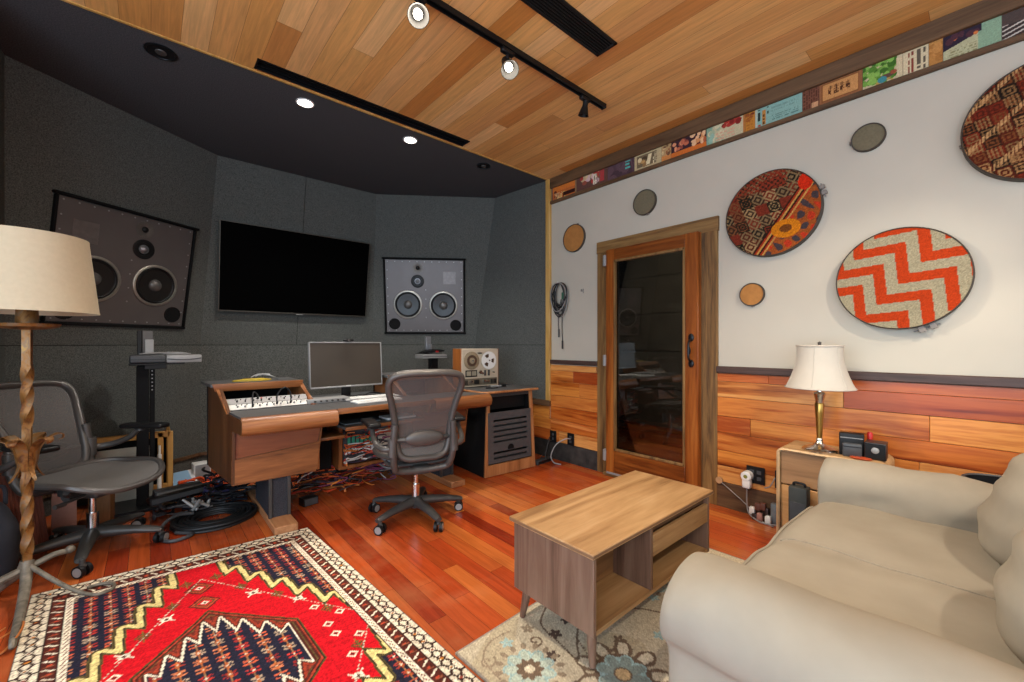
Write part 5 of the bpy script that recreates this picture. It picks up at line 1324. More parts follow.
# ------------------------------------------------------------------ side table and what stands on it
def side_table():
    t = thing('side_table', 'pale wood waterfall side table between the sofa arm and the wainscot', 'table', (3.03, .60, 0))
    xa, xb, ya, yb, zt = 2.87, 3.165, .345, .845, TABZ
    # folded sheet: top, rounded corner and two end legs as one profile (in y-z), extruded along x
    r = .035; th = .018
    def pro(off):
        pts = [(yb - off, .001)]
        for k in range(9):
            a = PI / 2 * k / 8; pts.append((yb - r + (r - off) * math.cos(a), zt - r + (r - off) * math.sin(a)))
        for k in range(9):
            a = PI / 2 + PI / 2 * k / 8; pts.append((ya + r + (r - off) * math.cos(a), zt - r + (r - off) * math.sin(a)))
        pts.append((ya + off, .001)); return pts
    o = pro(0); i = pro(th)[::-1]
    b = MB()
    for k in range(len(o) - 1):
        q = [(xa, *o[k]), (xa, *o[k + 1]), (xa, *pro(th)[k + 1]), (xa, *pro(th)[k])]
        b.prism(q, (xb - xa, 0, 0))
    bmesh.ops.remove_doubles(b.bm, verts=list(b.bm.verts), dist=.0002)
    emit('shell', b, M['pale_side'], t)
    emit('edge_band', MB().tube([(xa - .001, y, z) for y, z in pro(th / 2)], .0088, 4), M['pale_edge'], t)
    d = emit('drawer', MB().box((xa + .012, ya + .02, .36), (xb - .01, yb - .02, .555), .003, 1), M['drawer_dark'], t)
    emit('lower_panel', MB().box((xa + .016, ya + .02, .06), (xb - .01, yb - .02, .352), .003, 1), M['drawer_lt'], t)
M['pale_side'] = wood('pale_table_wood', ['#8a6a48', '#a88860', '#bfa07a'], 'y', 9, 0.5)
M['pale_edge'] = plain('pale_table_edge', '#c0a078', 0.5)
M['drawer_dark'] = wood('drawer_wood', ['#6a4c30', '#8c6846', '#a07a54'], 'y', 9, 0.5)
M['drawer_lt'] = wood('panel_wood', ['#96693c', '#b48450', '#c49562'], 'y', 9, 0.5)
side_table()
def table_things():
    t = thing('radio_box', 'black plastic device with a folded stand on the side table', 'device', (2.98, .505, TABZ), math.radians(100))
    E = lambda n, b, m, p=t, **k: emit(n, b, M[m], p, world=False, **k)
    E('body', MB().box((-.055, -.02, .001), (.055, .03, .125), .006, 2), 'black'); E('front_block', MB().box((-.045, .03, .001), (.04, .065, .075), .008, 2), 'dark_grey'); E('slot', MB().box((-.042, .064, .055), (.037, .066, .06)), 'black'); E('trim_line', MB().box((-.05, .03, .098), (.05, .0315, .102)), 'silver')
    t = thing('cube_radio', 'small brown black cube clock with a round dial on the side table', 'device', (2.985, .400, TABZ), math.radians(93))
    E = lambda n, b, m, p=t, **k: emit(n, b, M[m], p, world=False, **k)
    E('body', MB().box((-.045, -.05, .001), (.045, .05, .092), .004, 2), 'cube_brown'); E('face', MB().box((-.041, .05, .006), (.041, .052, .088), .001, 1), 'black'); E('dial', MB().lathe([(.017, 0), (.016, .004), (.008, .006), (0, .006)], 24, TR((-.0, .052, .052), -PI / 2), caps=False), 'silver')
    m = MB().lathe([(0, .0), (.016, .001), (.018, .03), (.012, .09), (.014, .118), (.009, .13), (0, .13)], 20, Matrix.Translation((3.045, .435, TABZ + .001)), caps=False)
    solo('lighter', m, M['red'], 'red lighter behind the cube clock on the side table', 'lighter', (3.045, .435, TABZ))
    m = MB().lathe([(0, 0), (.034, .001), (.038, .006), (.034, .009), (.0, .008)], 28, Matrix.Translation((2.905, .452, TABZ + .0008)) @ Matrix.Diagonal((.75, 1.3, 1, 1)), caps=False)
    solo('coaster', m, M['coaster'], 'orange oval dish lying in front of the black device on the side table', 'dish', (2.905, .452, TABZ))
M['cube_brown'] = plain('dark_brown_case', '#2e211d', 0.4)
M['coaster'] = plain('orange_red_dish', '#a5401c', 0.45)
table_things()
def beside_sofa():
    t = thing('amplifier', 'small grey black amplifier box beside the side table and the sofa arm', 'amplifier', (2.80, .70, 0))
    emit('cabinet', MB().box((2.765, .665, .006), (2.845, .755, .385), .008, 2), M['amp_grey'], t)
    emit('grille', MB().box((2.7635, .675, .03), (2.7655, .745, .30), .001, 1), M['dark_grey'], t)
    emit('handle', MB().tube([(2.80, .682, .386), (2.80, .686, .402), (2.80, .732, .402), (2.80, .736, .386)], .007, 8, 4), M['black'], t)
    for y in (.68, .74):
        for x in (2.78, 2.83): emit('foot', MB().cyl((x, y, .0005), (x, y, .006), .008, 10), M['black'], t)
    b = thing('waste_bin', 'black oval plastic bin behind the far sofa arm', 'bin', (3.03, -.10, 0))
    def ov(k, z, th=0): return [((.125 * k - th) * math.cos(2 * PI * i / 48) + 3.03, (.18 * k - th) * math.sin(2 * PI * i / 48) - .10, z) for i in range(48)]
    emit('body', MB().loft([ov(.80, .001), ov(.80, .006), ov(1, .545), ov(1, .545, .006), ov(.80, .02, .006)], caps=True), M['black'], b)
    emit('rim', MB().loft([ov(1.03, .538), ov(1.04, .55), ov(1.0, .555), ov(.97, .548)], caps=False), M['dark_grey'], b)
    # wainscot sockets
    def socket(y, z, w, h, label, n=1):
        s = thing('wall_socket', label, 'socket', (XR - .021, y, z), 0, 'black sockets on the wainscot')
        emit('cover_plate', MB().box((XR - .030, y - w / 2, z - h / 2), (XR - .0205, y + w / 2, z + h / 2), .002, 1), M['black'], s)
        for k in range(n):
            yy = y + (k - (n - 1) / 2) * .046
            for dz in (-.022, .022): emit('outlet', MB().box((XR - .0315, yy - .014, z + dz - .013), (XR - .0295, yy + .014, z + dz + .013), .001, 1), M['dark_grey'], s)
    socket(1.062, .288, .115, .118, 'wide black wall socket holding the white plug', 2)
    socket(.905, .290, .075, .118, 'black wall socket half hidden by the side table')
    socket(2.985, .235, .085, .12, 'black wall socket by the equipment rack, nearer the corner'); socket(2.745, .245, .085, .12, 'black wall socket between the rack and the door frame')
    p = thing('plug_timer', 'round white plug in timer on the wide black socket', 'plug', (XR - .032, 1.10, .262))
    emit('body', MB().box((XR - .085, 1.078, .195), (XR - .0325, 1.132, .262), .012, 3), M['white'], p)
    emit('dial', MB().lathe([(.034, 0), (.034, .05), (.028, .056), (0, .056)], 28, Matrix.Translation((XR - .033, 1.105, .28)) @ Matrix.Rotation(-PI / 2, 4, 'Y'), caps=False), M['white'], p)
    emit('badge', MB().cyl((XR - .089, 1.105, .28), (XR - .0905, 1.105, .28), .013, 16), plain('olive_badge', '#7a7a2a', 0.5), p)
    m = MB().tube([(XR - .06, 1.105, .195), (XR - .06, 1.105, .10), (XR - .07, 1.09, .03), (XR - .10, 1.03, .006), (XR - .12, .98, .006), (XR - .09, .90, .006)], .005, 7, 6).tube([(XR - .035, .94, .30), (XR - .05, .965, .24), (XR - .045, 1.0, .22)], .004, 6, 5)
    m.tube([(XR - .03, 1.30, .19), (XR - .035, 1.22, .14), (XR - .05, 1.12, .08), (XR - .09, 1.0, .006), (XR - .13, .92, .006)], .0035, 6, 6)
    solo('mains_cable', m, M['silver'], 'grey power cord dropping from the white plug to the floor', 'cord', (XR - .06, 1.1, 0))
    j = MB(); rnd = random.Random(2)
    g = thing('adapter_pile', 'heap of pink and brown plug adapters on the floor under the socket', 'adapters', (XR - .08, 1.02, 0))
    for k, (y, z, c) in enumerate(((1.07, .07, 'white'), (1.05, .035, 'cube_brown'), (1.015, .05, 'junk_pink'), (.985, .09, 'cube_brown'), (1.0, .12, 'junk_brown'), (.965, .045, 'white'), (1.035, .105, 'junk_brown'))):
        emit('adapter', MB().cbox((XR - .06 - .012 * (k % 3), y, z - .02), (.035, .036, .05), .008, 2, None), M[c], g)
    s = MB().box((XR - .075, .92, .001), (XR - .035, .955, .135), .004, 2)
    solo('grey_box', s, M['steel_blue'], 'upright blue grey box by the side table leg, against the wall', 'box', (XR - .055, .94, 0))
    m = MB().cyl((XR - .0215, 1.305, .195), (XR - .035, 1.305, .195), .024, 24)
    solo('door_bumper', m, plain('cork_disc', '#b08a62', 0.7), 'small round wooden bumper on the baseboard beside the door frame', 'bumper', (XR - .022, 1.305, .195))
M['amp_grey'] = plain('amplifier_vinyl', '#2f3230', 0.7, bump=0.2)
M['junk_pink'] = plain('dusty_pink', '#a07468', 0.6); M['junk_brown'] = plain('dusty_brown', '#5e3a2e', 0.6); M['steel_blue'] = plain('steel_blue', '#6b7478', 0.5, 0.3)
beside_sofa()
def hanging_cables():
    t = thing('hanging_cables', 'coiled black and grey cables hung on a hook beside the corner post', 'cables', (XR, 2.885, 1.82))
    emit('hook', MB().tube([(XR - .001, 2.885, 1.83), (XR - .03, 2.885, 1.825), (XR - .06, 2.885, 1.815), (XR - .065, 2.885, 1.835)], .004, 7, 5), M['chrome'], t)
    rnd = random.Random(5); cols = ['rubber', 'rubber', 'graphite', 'silver', 'rubber', 'graphite_lt', 'rubber', 'graphite']
    for k in range(12):
        w = .062 + rnd.uniform(-.012, .045); h = .27 + rnd.uniform(-.05, .09); o = rnd.uniform(-.015, .015); x = XR - .012 - .0042 * k
        pts = []
        for i in range(14):
            a = 2 * PI * i / 14; pts.append((x + .006 * math.sin(a * 2 + k), 2.885 + o + w * math.sin(a) * (1 + .15 * math.cos(a)), 1.825 - h / 2 + h / 2 * math.cos(a)))
        emit('loop', MB().tube(pts, .0052, 6, 3, True), M[cols[k % 8]], t)
    for y, z1, nm in ((2.865, 1.18, 'rubber'), (2.915, 1.30, 'graphite')):
        emit('cable_tail', MB().tube([(XR - .02, 2.88, 1.66), (XR - .02, y, 1.50), (XR - .018, y + .004, 1.38), (XR - .018, y - .002, z1 + .05)], .0042, 6, 5).cyl((XR - .018, y - .002, z1 - .03), (XR - .018, y - .002, z1 + .055), .0085, 10), M[nm], t)
    emit('cable_tie', MB().cbox((XR - .04, 2.838, 1.69), (.012, .03, .07), .003, 1), plain('green_tie', '#2f5a44', 0.6), t, label='green cable tie')
    m = MB().tube([(XR - .003, 2.62, 1.735), (XR - .014, 2.62, 1.73), (XR - .018, 2.618, 1.715), (XR - .012, 2.61, 1.725)], .003, 6, 5).tube([(XR - .003, 2.60, 1.74), (XR - .012, 2.598, 1.72), (XR - .004, 2.60, 1.70)], .0025, 6, 5)
    solo('wall_hook', m, M['grey_metal'], 'tiny empty wire hook on the white wall between the cables and the door', 'hook', (XR - .003, 2.61, 1.72))
hanging_cables()
# ------------------------------------------------------------------ rugs
def persian():
    W_, L_, st = 1.20, 2.24, 0.005
    nu, nv = int(W_ / st) + 1, int(L_ / st) + 1
    U = np.linspace(0, W_, nu)[:, None] * np.ones((1, nv)); Vv = np.linspace(0, L_, nv)[None, :] * np.ones((nu, 1))
    r = np.random.default_rng(4); c = np.zeros((nu, nv, 3)); cx, cy = W_ / 2, L_ / 2
    x = np.abs(U - cx); y = np.abs(Vv - cy); sx = U - cx; sy = Vv - cy
    red, navy, cream, brown, yel, olive, rust = (hexa(k) for k in ('#b8141e', '#22212f', '#d8cdb6', '#4a211c', '#cdbb7c', '#4f4527', '#a8402c'))
    def put(m, col): c[m] = col
    put(U >= 0, red)
    FX, YT = cx - .150, cy - .172               # field half sizes
    def sdf(P, X, Y):
        # signed distance to a closed polygon, negative inside
        P = np.array(P, float); N = len(P); d2 = np.full(X.shape, 1e9); ins = np.zeros(X.shape, bool)
        for k in range(N):
            a, b = P[k], P[(k + 1) % N]; ex, ey = b - a; t_ = np.clip(((X - a[0]) * ex + (Y - a[1]) * ey) / (ex * ex + ey * ey + 1e-12), 0, 1)
            d2 = np.minimum(d2, (X - a[0] - t_ * ex) ** 2 + (Y - a[1] - t_ * ey) ** 2)
            if abs(ey) > 1e-12:
                c1 = (Y >= a[1]) != (Y >= b[1]); ins ^= c1 & (X < a[0] + (Y - a[1]) / ey * ex)
        return np.where(ins, -1, 1) * np.sqrt(d2)
    poly = [(.082, YT + .3)]; px, py = .082, YT
    for k in range(5):
        poly.append((px + .010, py - .190)); poly.append((px + .070, py - .190 + .055)); px += .070; py -= .140
    poly += [(px + .012, py - .13), (FX + .01, .03), (FX + .3, .0), (FX + .3, YT + .3)]
    e = -sdf(poly, x, y)
    put(e > -.006, olive); put(e > .001, hexa('#2a2420')); put(e > .004, yel); put(e > .026, hexa('#3a3020')); put(e > .031, olive); put(e > .037, navy)
    corner = e > .038
    tri = lambda t, p: np.abs(((t / p) % 1.0) - .5) * 2
    # ---- flowers in columns on navy
    def flowers(mask, pu, pv, ox, oy, seed):
        i = np.floor((U + ox) / pu); v2 = Vv + oy + (i % 2) * pv * .5; j = np.floor(v2 / pv)
        a = ((U + ox) / pu) % 1 - .5; b = (v2 / pv) % 1 - .5
        h = np.abs(np.sin(i * 12.98 + j * 78.2 + seed) * 4375.5) % 1
        aa, bb = np.abs(a * pu), np.abs(b * pv)
        pet = ((aa - .0115) / .0115) ** 2 + ((bb - .010) / .0068) ** 2 < 1
        pet2 = (aa / .0065) ** 2 + (bb / .024) ** 2 < 1
        core = aa + bb < .006; stem = (aa < .0026)
        pc = np.array([hexa('#9a3a2c'), hexa('#b06848'), hexa('#8a2a26'), hexa('#a08a74'), hexa('#a8322a'), hexa('#b5563a')])[(h * 6).astype(int) % 6]
        wob = (np.sin(U * 310 + i) * np.sin(Vv * 270 + j)) > -.55
        c[mask & stem] = hexa('#8a6a4a'); m = mask & pet & wob; c[m] = pc[m]; m = mask & pet2 & (h < .6); c[m] = hexa('#a0562e'); c[mask & core] = cream * .9
    # ---- medallion
    flowers(corner, .064, .054, .02, .0, 1.0)
    sx = sx + .02; x2 = np.abs(sx)
    outer = [(0, .47), (.055, .40), (.275, .155), (.275, -.155), (.055, -.40), (0, -.47), (-.055, -.40), (-.275, -.155), (-.275, .155), (-.055, .40)]
    d = -sdf(outer, sx, sy)
    put(d > 0, olive); put(d > .006, hexa('#2a1a18')); put(d > .011, rust * .9); put(d > .019, brown); put(d > .028, hexa('#5a4a2c')); put(d > .034, rust * .8); put(d > .042, brown)
    q = [(.0, .30), (.022, .385), (.070, .265), (.085, .325), (.135, .195), (.150, .255), (.205, .120), (.225, .150), (.225, .05), (.150, .0)]
    q = [(.0, .27), (.030, .375), (.062, .225), (.096, .300), (.126, .150), (.164, .222), (.190, .105), (.228, .145)]
    inner_p = q + [(a, -b) for a, b in q[::-1]] + [(-a, -b) for a, b in q[1:]] + [(-a, b) for a, b in q[::-1][:-1]]
    dd = -sdf(inner_p, sx, sy)
    put((d > .03) & (dd > -.030), hexa('#6a2c22')); put((d > .03) & (dd > -.022), rust * .85); put((d > .03) & (dd > -.013), brown); put((d > .03) & (dd > -.006), cream); put((d > .03) & (dd > .002), navy)
    dd = np.where(d > .03, dd - .0, -1)
    flowers(dd > .006, .066, .057, -.01, .015, 4.0)
    # diamonds at the medallion tips and along the axis
    for q in (.545, .70):
        dm = np.abs(sx) + np.abs(y - q) * .9
        put(dm < .062, brown); put(dm < .052, rust); put(dm < .04, olive); put(dm < .03, red); put(dm < .016, cream); put(dm < .009, brown)
    # small motifs on the red
    fld = (e < -.006) & (d < 0)
    for mx, my, kind in ((.16, .50, 1), (.13, .60, 2), (.33, .20, 0), (.40, .10, 0), (.33, .04, 0), (.24, .42, 2), (.37, .16, 2), (.30, .32, 1), (.06, .78, 2)):
        a, b = x - mx, y - my; dm = np.abs(a) + np.abs(b)
        if kind == 0: put(fld & (dm < .024), cream); put(fld & (dm < .013), red); put(fld & (dm < .006), brown)
        elif kind == 1: put(fld & ((a / .020) ** 2 + (b / .016) ** 2 < 1), cream); put(fld & (np.abs(np.abs(a) - np.abs(b)) < .005) & (dm < .055), cream); put(fld & (dm < .010), brown)
        else: put(fld & (np.abs(a) < .030 - np.abs(b) * .8) & (((np.abs(a) + b) * 55 % 1) < .62), olive); put(fld & (np.abs(a) < .004) & (np.abs(b) < .045), hexa('#6a5a2c'))
    dash = np.abs((x - .12) + (y - .60) * .62) ; put(fld & (dash < .003) & ((y * 60 % 1) < .6), cream * .85)
    # ---- borders, from the edge inward
    def band(lo, hi): return ((cx - x >= lo) & (cx - x < hi) & (cy - y >= lo * 1.15)) | ((cy - y >= lo * 1.15) & (cy - y < hi * 1.15) & (cx - x >= lo))
    inner = (cx - x >= .150) & (cy - y >= .150 * 1.15)
    along = np.where(cx - x < (cy - y) / 1.15, Vv, U); across = np.minimum(cx - x, (cy - y) / 1.15)
    bd = ~inner & (across < .150)
    put(bd, cream)
    m1 = bd & (across < .075); put(m1, hexa('#cfc3ac'))
    al = along; tt = tri(al, .062); ac = (across - .004) / .068
    lines = (np.abs(ac - (.22 + .25 * tt)) < .08) | (np.abs(ac - (.78 - .25 * tt)) < .08) | (np.abs(((al / .062) % 1) - .5) < .05) & (np.abs(ac - .5) > .30)
    put(m1 & lines, hexa('#33201c'))
    dmd = np.abs(ac - .5) * .068 + np.abs(((al / .062) % 1) - .0 - np.round((al / .062) % 1)) * .062
    put(m1 & (dmd < .018), hexa('#33201c')); put(m1 & (dmd < .012), cream); cc = np.floor(al / .062) % 3
    put(m1 & (dmd < .0085) & (cc == 0), hexa('#8a3a2c')); put(m1 & (dmd < .0085) & (cc == 1), hexa('#b5762c')); put(m1 & (dmd < .0085) & (cc == 2), hexa('#5a2a24'))
    put(m1 & (across < .004), hexa('#241a22')); put(bd & (across > .071) & (across < .076), hexa('#2a1c1a'))
    m2 = bd & (across >= .076) & (across < .120); put(m2, hexa('#4d231c'))
    k = (al / .058) % 1; a2 = (across - .076) / .044; s_ = np.abs(a2 - .5 - .32 * np.sin((k - .5) * 2 * PI)) < .14
    put(m2 & s_ & (k > .28) & (k < .72), cream); put(m2 & (np.abs(k - .0) < .12) & (np.abs(a2 - .5) < .32), hexa('#7a4a34')); put(m2 & ((k > .88) | (k < .05)) & (np.abs(a2 - .5) < .16), hexa('#a8402c'))
    put(bd & (across >= .120) & (across < .123), hexa('#2a1c1a'))
    m3 = bd & (across >= .123); put(m3, cream); z3 = np.abs((across - .1365) / .0135 - .55 * np.sign(np.sin(al * 2 * PI / .03)) * tri(al, .03) * 1.0 + .0)
    put(m3 & (z3 < .22), hexa('#6a3a30')); put(bd & (across > .146), hexa('#2a1c1a'))
    c *= (1 + .10 * r.standard_normal((nu, nv))[..., None]) * (1 + .05 * r.standard_normal((1, nv))[..., None])
    a = math.radians(-3.7)
    o = cloth_slab('rug', (0, 0, 0), (math.cos(a), math.sin(a), 0), (.064, -.998, 0), (0, 0, 1), c, W_, L_, .007, M['wool'])
    o.location = (-.425, 2.985, .0006)
    props(o, 'red and navy woven rug with a stepped medallion, on the wooden floor before the desk', 'rug')
persian()
def floral():
    W_, L_, st = 1.56, 1.55, 0.005
    nu, nv = int(W_ / st) + 1, int(L_ / st) + 1
    U = np.linspace(0, W_, nu)[:, None] * np.ones((1, nv)); Vv = np.linspace(0, L_, nv)[None, :] * np.ones((nu, 1))
    r = np.random.default_rng(6); base = hexa('#b3a78f'); c = np.ones((nu, nv, 3)) * base
    brown, taupe, teal, cream, dk = (hexa(k) for k in ('#6a5848', '#8a7a66', '#93aaa6', '#c9bda4', '#4f4038'))
    blot = (np.sin(U * 7 + 2 * np.sin(Vv * 5)) * np.sin(Vv * 8 + U * 3)); c[blot > .55] = hexa('#a99c82')
    def petals(cx, cy, rad, n, w, col, rot=0, inner=.25, hollow=None):
        dx, dy = U - cx, Vv - cy; R_ = np.hypot(dx, dy); A = np.arctan2(dy, dx) + rot
        ph = ((A / (2 * PI) * n) % 1) - .5; prof = np.sin(np.clip((R_ / rad - inner) / (1 - inner), 0, 1) * PI) ** .6
        lat = np.abs(ph) * 2 * PI / n * R_
        m = (R_ < rad) & (R_ > rad * inner) & (lat < w * prof); c[m] = col
        if hollow is not None: m = (R_ < rad * .9) & (R_ > rad * (inner + .1)) & (lat < w * prof * .55); c[m] = hollow
    def ring(cx, cy, r0, r1, col): R_ = np.hypot(U - cx, Vv - cy); c[(R_ >= r0) & (R_ < r1)] = col
    def vine(pts, w, col):
        P = cat([(a, b, 0) for a, b in pts], 14); 
        for p in P:
            i0, i1 = max(0, int((p.x - .02) / st)), int((p.x + .02) / st) + 2; j0, j1 = max(0, int((p.y - .02) / st)), int((p.y + .02) / st) + 2
            s_ = (slice(i0, i1), slice(j0, j1)); m = np.hypot(U[s_] - p.x, Vv[s_] - p.y) < w; c[s_][m] = col
    def scroll(cx, cy, rad, col, d=1, a0=0.0):
        vine([(cx + rad * (1 - i / 16) * math.cos(a0 + d * i * .55), cy + rad * (1 - i / 16) * math.sin(a0 + d * i * .55)) for i in range(13)], .004, col)
    def star(cx, cy, col, s=.026, rot=0.3): petals(cx, cy, s, 5, s * .30, col, rot, .05)
    vine([(.13, .62), (.22, .52), (.30, .38), (.40, .28), (.52, .22), (.66, .26), (.76, .36), (.82, .48)], .0055, brown)
    vine([(.30, .38), (.33, .25), (.36, .12), (.46, .06)], .005, brown); vine([(.40, .28), (.34, .44), (.40, .56)], .0045, brown)
    vine([(.66, .26), (.74, .14), (.88, .10), (1.02, .16), (1.1, .30)], .005, brown); vine([(.82, .48), (.95, .42), (1.10, .44), (1.24, .36), (1.4, .4)], .005, brown)
    vine([(.04, .22), (.06, .10), (.14, .05), (.24, .06)], .0045, taupe)
    for q in ((.06, .12, .034, 1, 0), (.27, .17, .03, -1, 2), (.62, .12, .03, 1, 1), (.93, .52, .034, -1, .5), (.36, .60, .03, 1, 3), (1.2, .16, .035, 1, .3), (.12, .36, .026, -1, 1), (.95, .24, .03, 1, 2)): scroll(q[0], q[1], q[2], brown if q[0] > .1 else taupe, q[3], q[4])
    for q in ((.26, .27, dk), (.36, .20, dk), (.43, .40, brown), (.50, .13, dk), (.22, .43, brown), (.58, .30, dk), (.72, .22, dk), (.12, .20, teal), (.66, .50, teal), (.88, .36, teal), (.18, .10, teal), (1.0, .55, teal), (.46, .18, dk), (.66, .18, brown), (.52, .40, brown), (.30, .10, taupe)): star(q[0], q[1], q[2], .030, q[0] * 9)
    def bloom(cx, cy, s, teal_first):
        if teal_first:
            petals(cx, cy, .150 * s, 16, .011, taupe, 0, .72); petals(cx, cy, .112 * s, 9, .034 * s, teal, 0, .25, hexa('#a9b3a4')); ring(cx, cy, 0, .045 * s, hexa('#a08a72')); petals(cx, cy, .06 * s, 9, .012, brown, .3, .3); ring(cx, cy, 0, .022 * s, cream)
        else:
            petals(cx, cy, .19 * s, 9, .040 * s, brown, .2, .45, cream * .95); ring(cx, cy, 0, .108 * s, brown); petals(cx, cy, .105 * s, 8, .042 * s, teal, 0, .12, hexa('#7f8a82')); ring(cx, cy, 0, .028 * s, hexa('#b59a72')); ring(cx, cy, .028 * s, .034 * s, brown)
    bloom(.150, .255, .9, True); bloom(.375, .505, .95, False); bloom(.60, .72, .9, True); bloom(1.02, .30, .9, True); bloom(1.28, .55, .95, False); bloom(.20, .92, 1.0, False); bloom(.9, 1.1, 1, True); bloom(1.3, 1.2, 1, False); bloom(.5, 1.3, 1, True)
    edge = np.minimum(np.minimum(U, W_ - U), np.minimum(Vv, L_ - Vv)); c[edge < .010] = hexa('#8a8072')
    c *= (1 + .07 * r.standard_normal((nu, nv))[..., None])
    a = math.radians(2.6)
    o = cloth_slab('rug', (0, 0, 0), (math.cos(a), math.sin(a), 0), (math.sin(a), -math.cos(a), 0), (0, 0, 1), c, W_, L_, .008, M['wool'])
    o.location = (.888, 1.352, .0006); props(o, 'beige floral rug with teal blooms under the coffee table and sofa', 'rug')
floral()

# ------------------------------------------------------------------ stands behind the desk
def left_stand():
    t = thing('speaker_stand', 'tall black column stand with a shelf, left of the desk before the cloth wall', 'stand', (-.03, 4.1, 0))
    emit('column', MB().box((-.075, 4.06, .02), (-.005, 4.16, 1.04), .004, 1), M['matte_black'], t)
    emit('rail', MB().box((-.003, 4.085, .3), (.028, 4.135, 1.03), .003, 1), M['matte_black'], t)
    rv = MB()
    for k in range(6): rv.cyl((.012, 4.085, .86 + k * .028), (.012, 4.082, .86 + k * .028), .005, 8)
    emit('rail_rivets', rv, M['silver'], t)
    emit('foot', MB().box((-.2, 3.95, .001), (.14, 4.27, .022), .004, 1), M['black_metal'], t)
    emit('shelf', MB().box((-.115, 4.02, 1.045), (.095, 4.28, 1.058), .003, 1).box((-.03, 4.03, 1.015), (.095, 4.2, 1.046), .003, 1), M['black'], t)
    d = thing('drive_unit', 'dark flat drive unit on the left stand, beside a pale one', 'device', (-.02, 4.1, 1.0585)); emit('body', MB().box((-.112, 4.03, 1.0595), (.092, 4.25, 1.120), .012, 3), M['dark_grey'], d); emit('panel_line', MB().box((-.108, 4.0285, 1.085), (.088, 4.0305, 1.088)), M['black'], d)
    d = thing('drive_unit', 'pale grey drive unit overhanging the right side of the left stand', 'device', (.20, 4.1, 1.0585)); emit('body', MB().box((.094, 4.04, 1.0595), (.305, 4.24, 1.118), .006, 2), M['silver'], d); emit('groove', MB().tube([(.098, 4.0385, 1.088), (.17, 4.0385, 1.082), (.24, 4.0385, 1.083), (.302, 4.0385, 1.092)], .004, 6, 5), M['dark_grey'], d)
    emit('support', MB().box((.094, 4.05, 1.046), (.2, 4.2, 1.0595)), M['black'], d)
    d = thing('computer_box', 'upright black and grey box standing on the left stand', 'device', (-.03, 4.16, 1.121)); emit('body', MB().box((-.072, 4.13, 1.122), (-.045, 4.235, 1.30), .003, 1), M['black'], d); emit('grey_cover', MB().box((-.044, 4.14, 1.122), (.018, 4.235, 1.30), .003, 1), M['graphite_lt'], d)
    emit('connector', MB().box((-.03, 4.12, 1.125), (.022, 4.139, 1.235), .004, 1), M['silver'], d)
    m = MB(); rnd = random.Random(8)
    for k in range(5): m.tube([(-.06 + .04 * k, 4.06, 1.126 + .003 * k), (.02 + .04 * k, 4.08, 1.135), (.10 + .03 * k, 4.07, 1.127), (.18 + .015 * k, 4.1, 1.124)], .0042, 6, 5)
    solo('audio_leads', m, M['silver'], 'grey leads lying across the drive units on the left stand', 'cable', (.05, 4.07, 1.12), kind='stuff')
left_stand()
def right_stand():
    t = thing('speaker_stand', 'black column stand with a grey shelf behind the desk, below the right speaker', 'stand', (2.42, 4.12, 0))
    emit('column', MB().box((2.375, 4.09, .02), (2.46, 4.17, 1.04), .004, 1), M['black_metal'], t)
    emit('foot', MB().box((2.26, 4.0, .001), (2.56, 4.25, .022), .004, 1), M['black_metal'], t)
    emit('shelf', MB().box((2.225, 4.02, 1.042), (2.535, 4.2, 1.085), .004, 1), M['silver'], t)
    emit('shelf_stripe', MB().box((2.225, 4.0185, 1.058), (2.535, 4.0205, 1.064)), M['dark_grey'], t)
    emit('bracket', MB().box((2.325, 4.12, 1.086), (2.385, 4.16, 1.285), .004, 1).box((2.345, 4.08, 1.14), (2.375, 4.121, 1.2), .004, 1), M['grey_metal'], t)
    m = MB(); rnd = random.Random(3)
    for k in range(11):
        a = V((2.21 + rnd.random() * .08, 4.06 + rnd.random() * .05, 1.09 + rnd.random() * .02))
        m.tube([a, a + V((.08, .02, .035 * rnd.random())), a + V((.16, -.01, .03)), a + V((.22 + .05 * rnd.random(), .01, .015))], .006, 6, 5)
    solo('audio_leads', m, M['rubber'], 'clump of black leads heaped on the shelf of the right stand', 'cable', (2.36, 4.07, 1.087), kind='stuff')
    solo('plug', MB().box((2.40, 4.035, 1.105), (2.435, 4.055, 1.125), .004, 1), M['red'], 'tiny red plug among the leads on the right stand', 'plug', (2.42, 4.045, 1.105))
right_stand()

# ------------------------------------------------------------------ clutter on the floor left of and under the desk
def tangle(name, label, cols, n, x0, x1, y0, y1, z0, z1, r, seed, L=.35, loc=None):
    """a heap of cables nobody could count, each length with its own jacket colour"""
    rnd = random.Random(seed); m = MB(); cc = []
    for k in range(n):
        p = V((rnd.uniform(x0, x1), rnd.uniform(y0, y1), rnd.uniform(z0, z1))); pts = [p]
        a = rnd.uniform(0, 2 * PI)
        for q in range(5):
            a += rnd.uniform(-1.2, 1.2); p = p + V((math.cos(a), math.sin(a), rnd.uniform(-.25, .25))) * (L / 5)
            p = V((min(max(p.x, x0), x1), min(max(p.y, y0), y1), min(max(p.z, z0), z1))); pts.append(p)
        n0 = len(m.bm.verts); m.tube(pts, r * rnd.uniform(.8, 1.3), 6, 4); cc += [C(rnd.choice(cols))] * (len(m.bm.verts) - n0)
    loc = loc or ((x0 + x1) / 2, (y0 + y1) / 2, z0)
    o = solo(name, m, M['multi'], label, 'cables', loc, kind='stuff')
    at = o.data.attributes.new('Col', 'FLOAT_COLOR', 'POINT'); at.data.foreach_set('color', np.array(cc, np.float32).ravel())
    return o
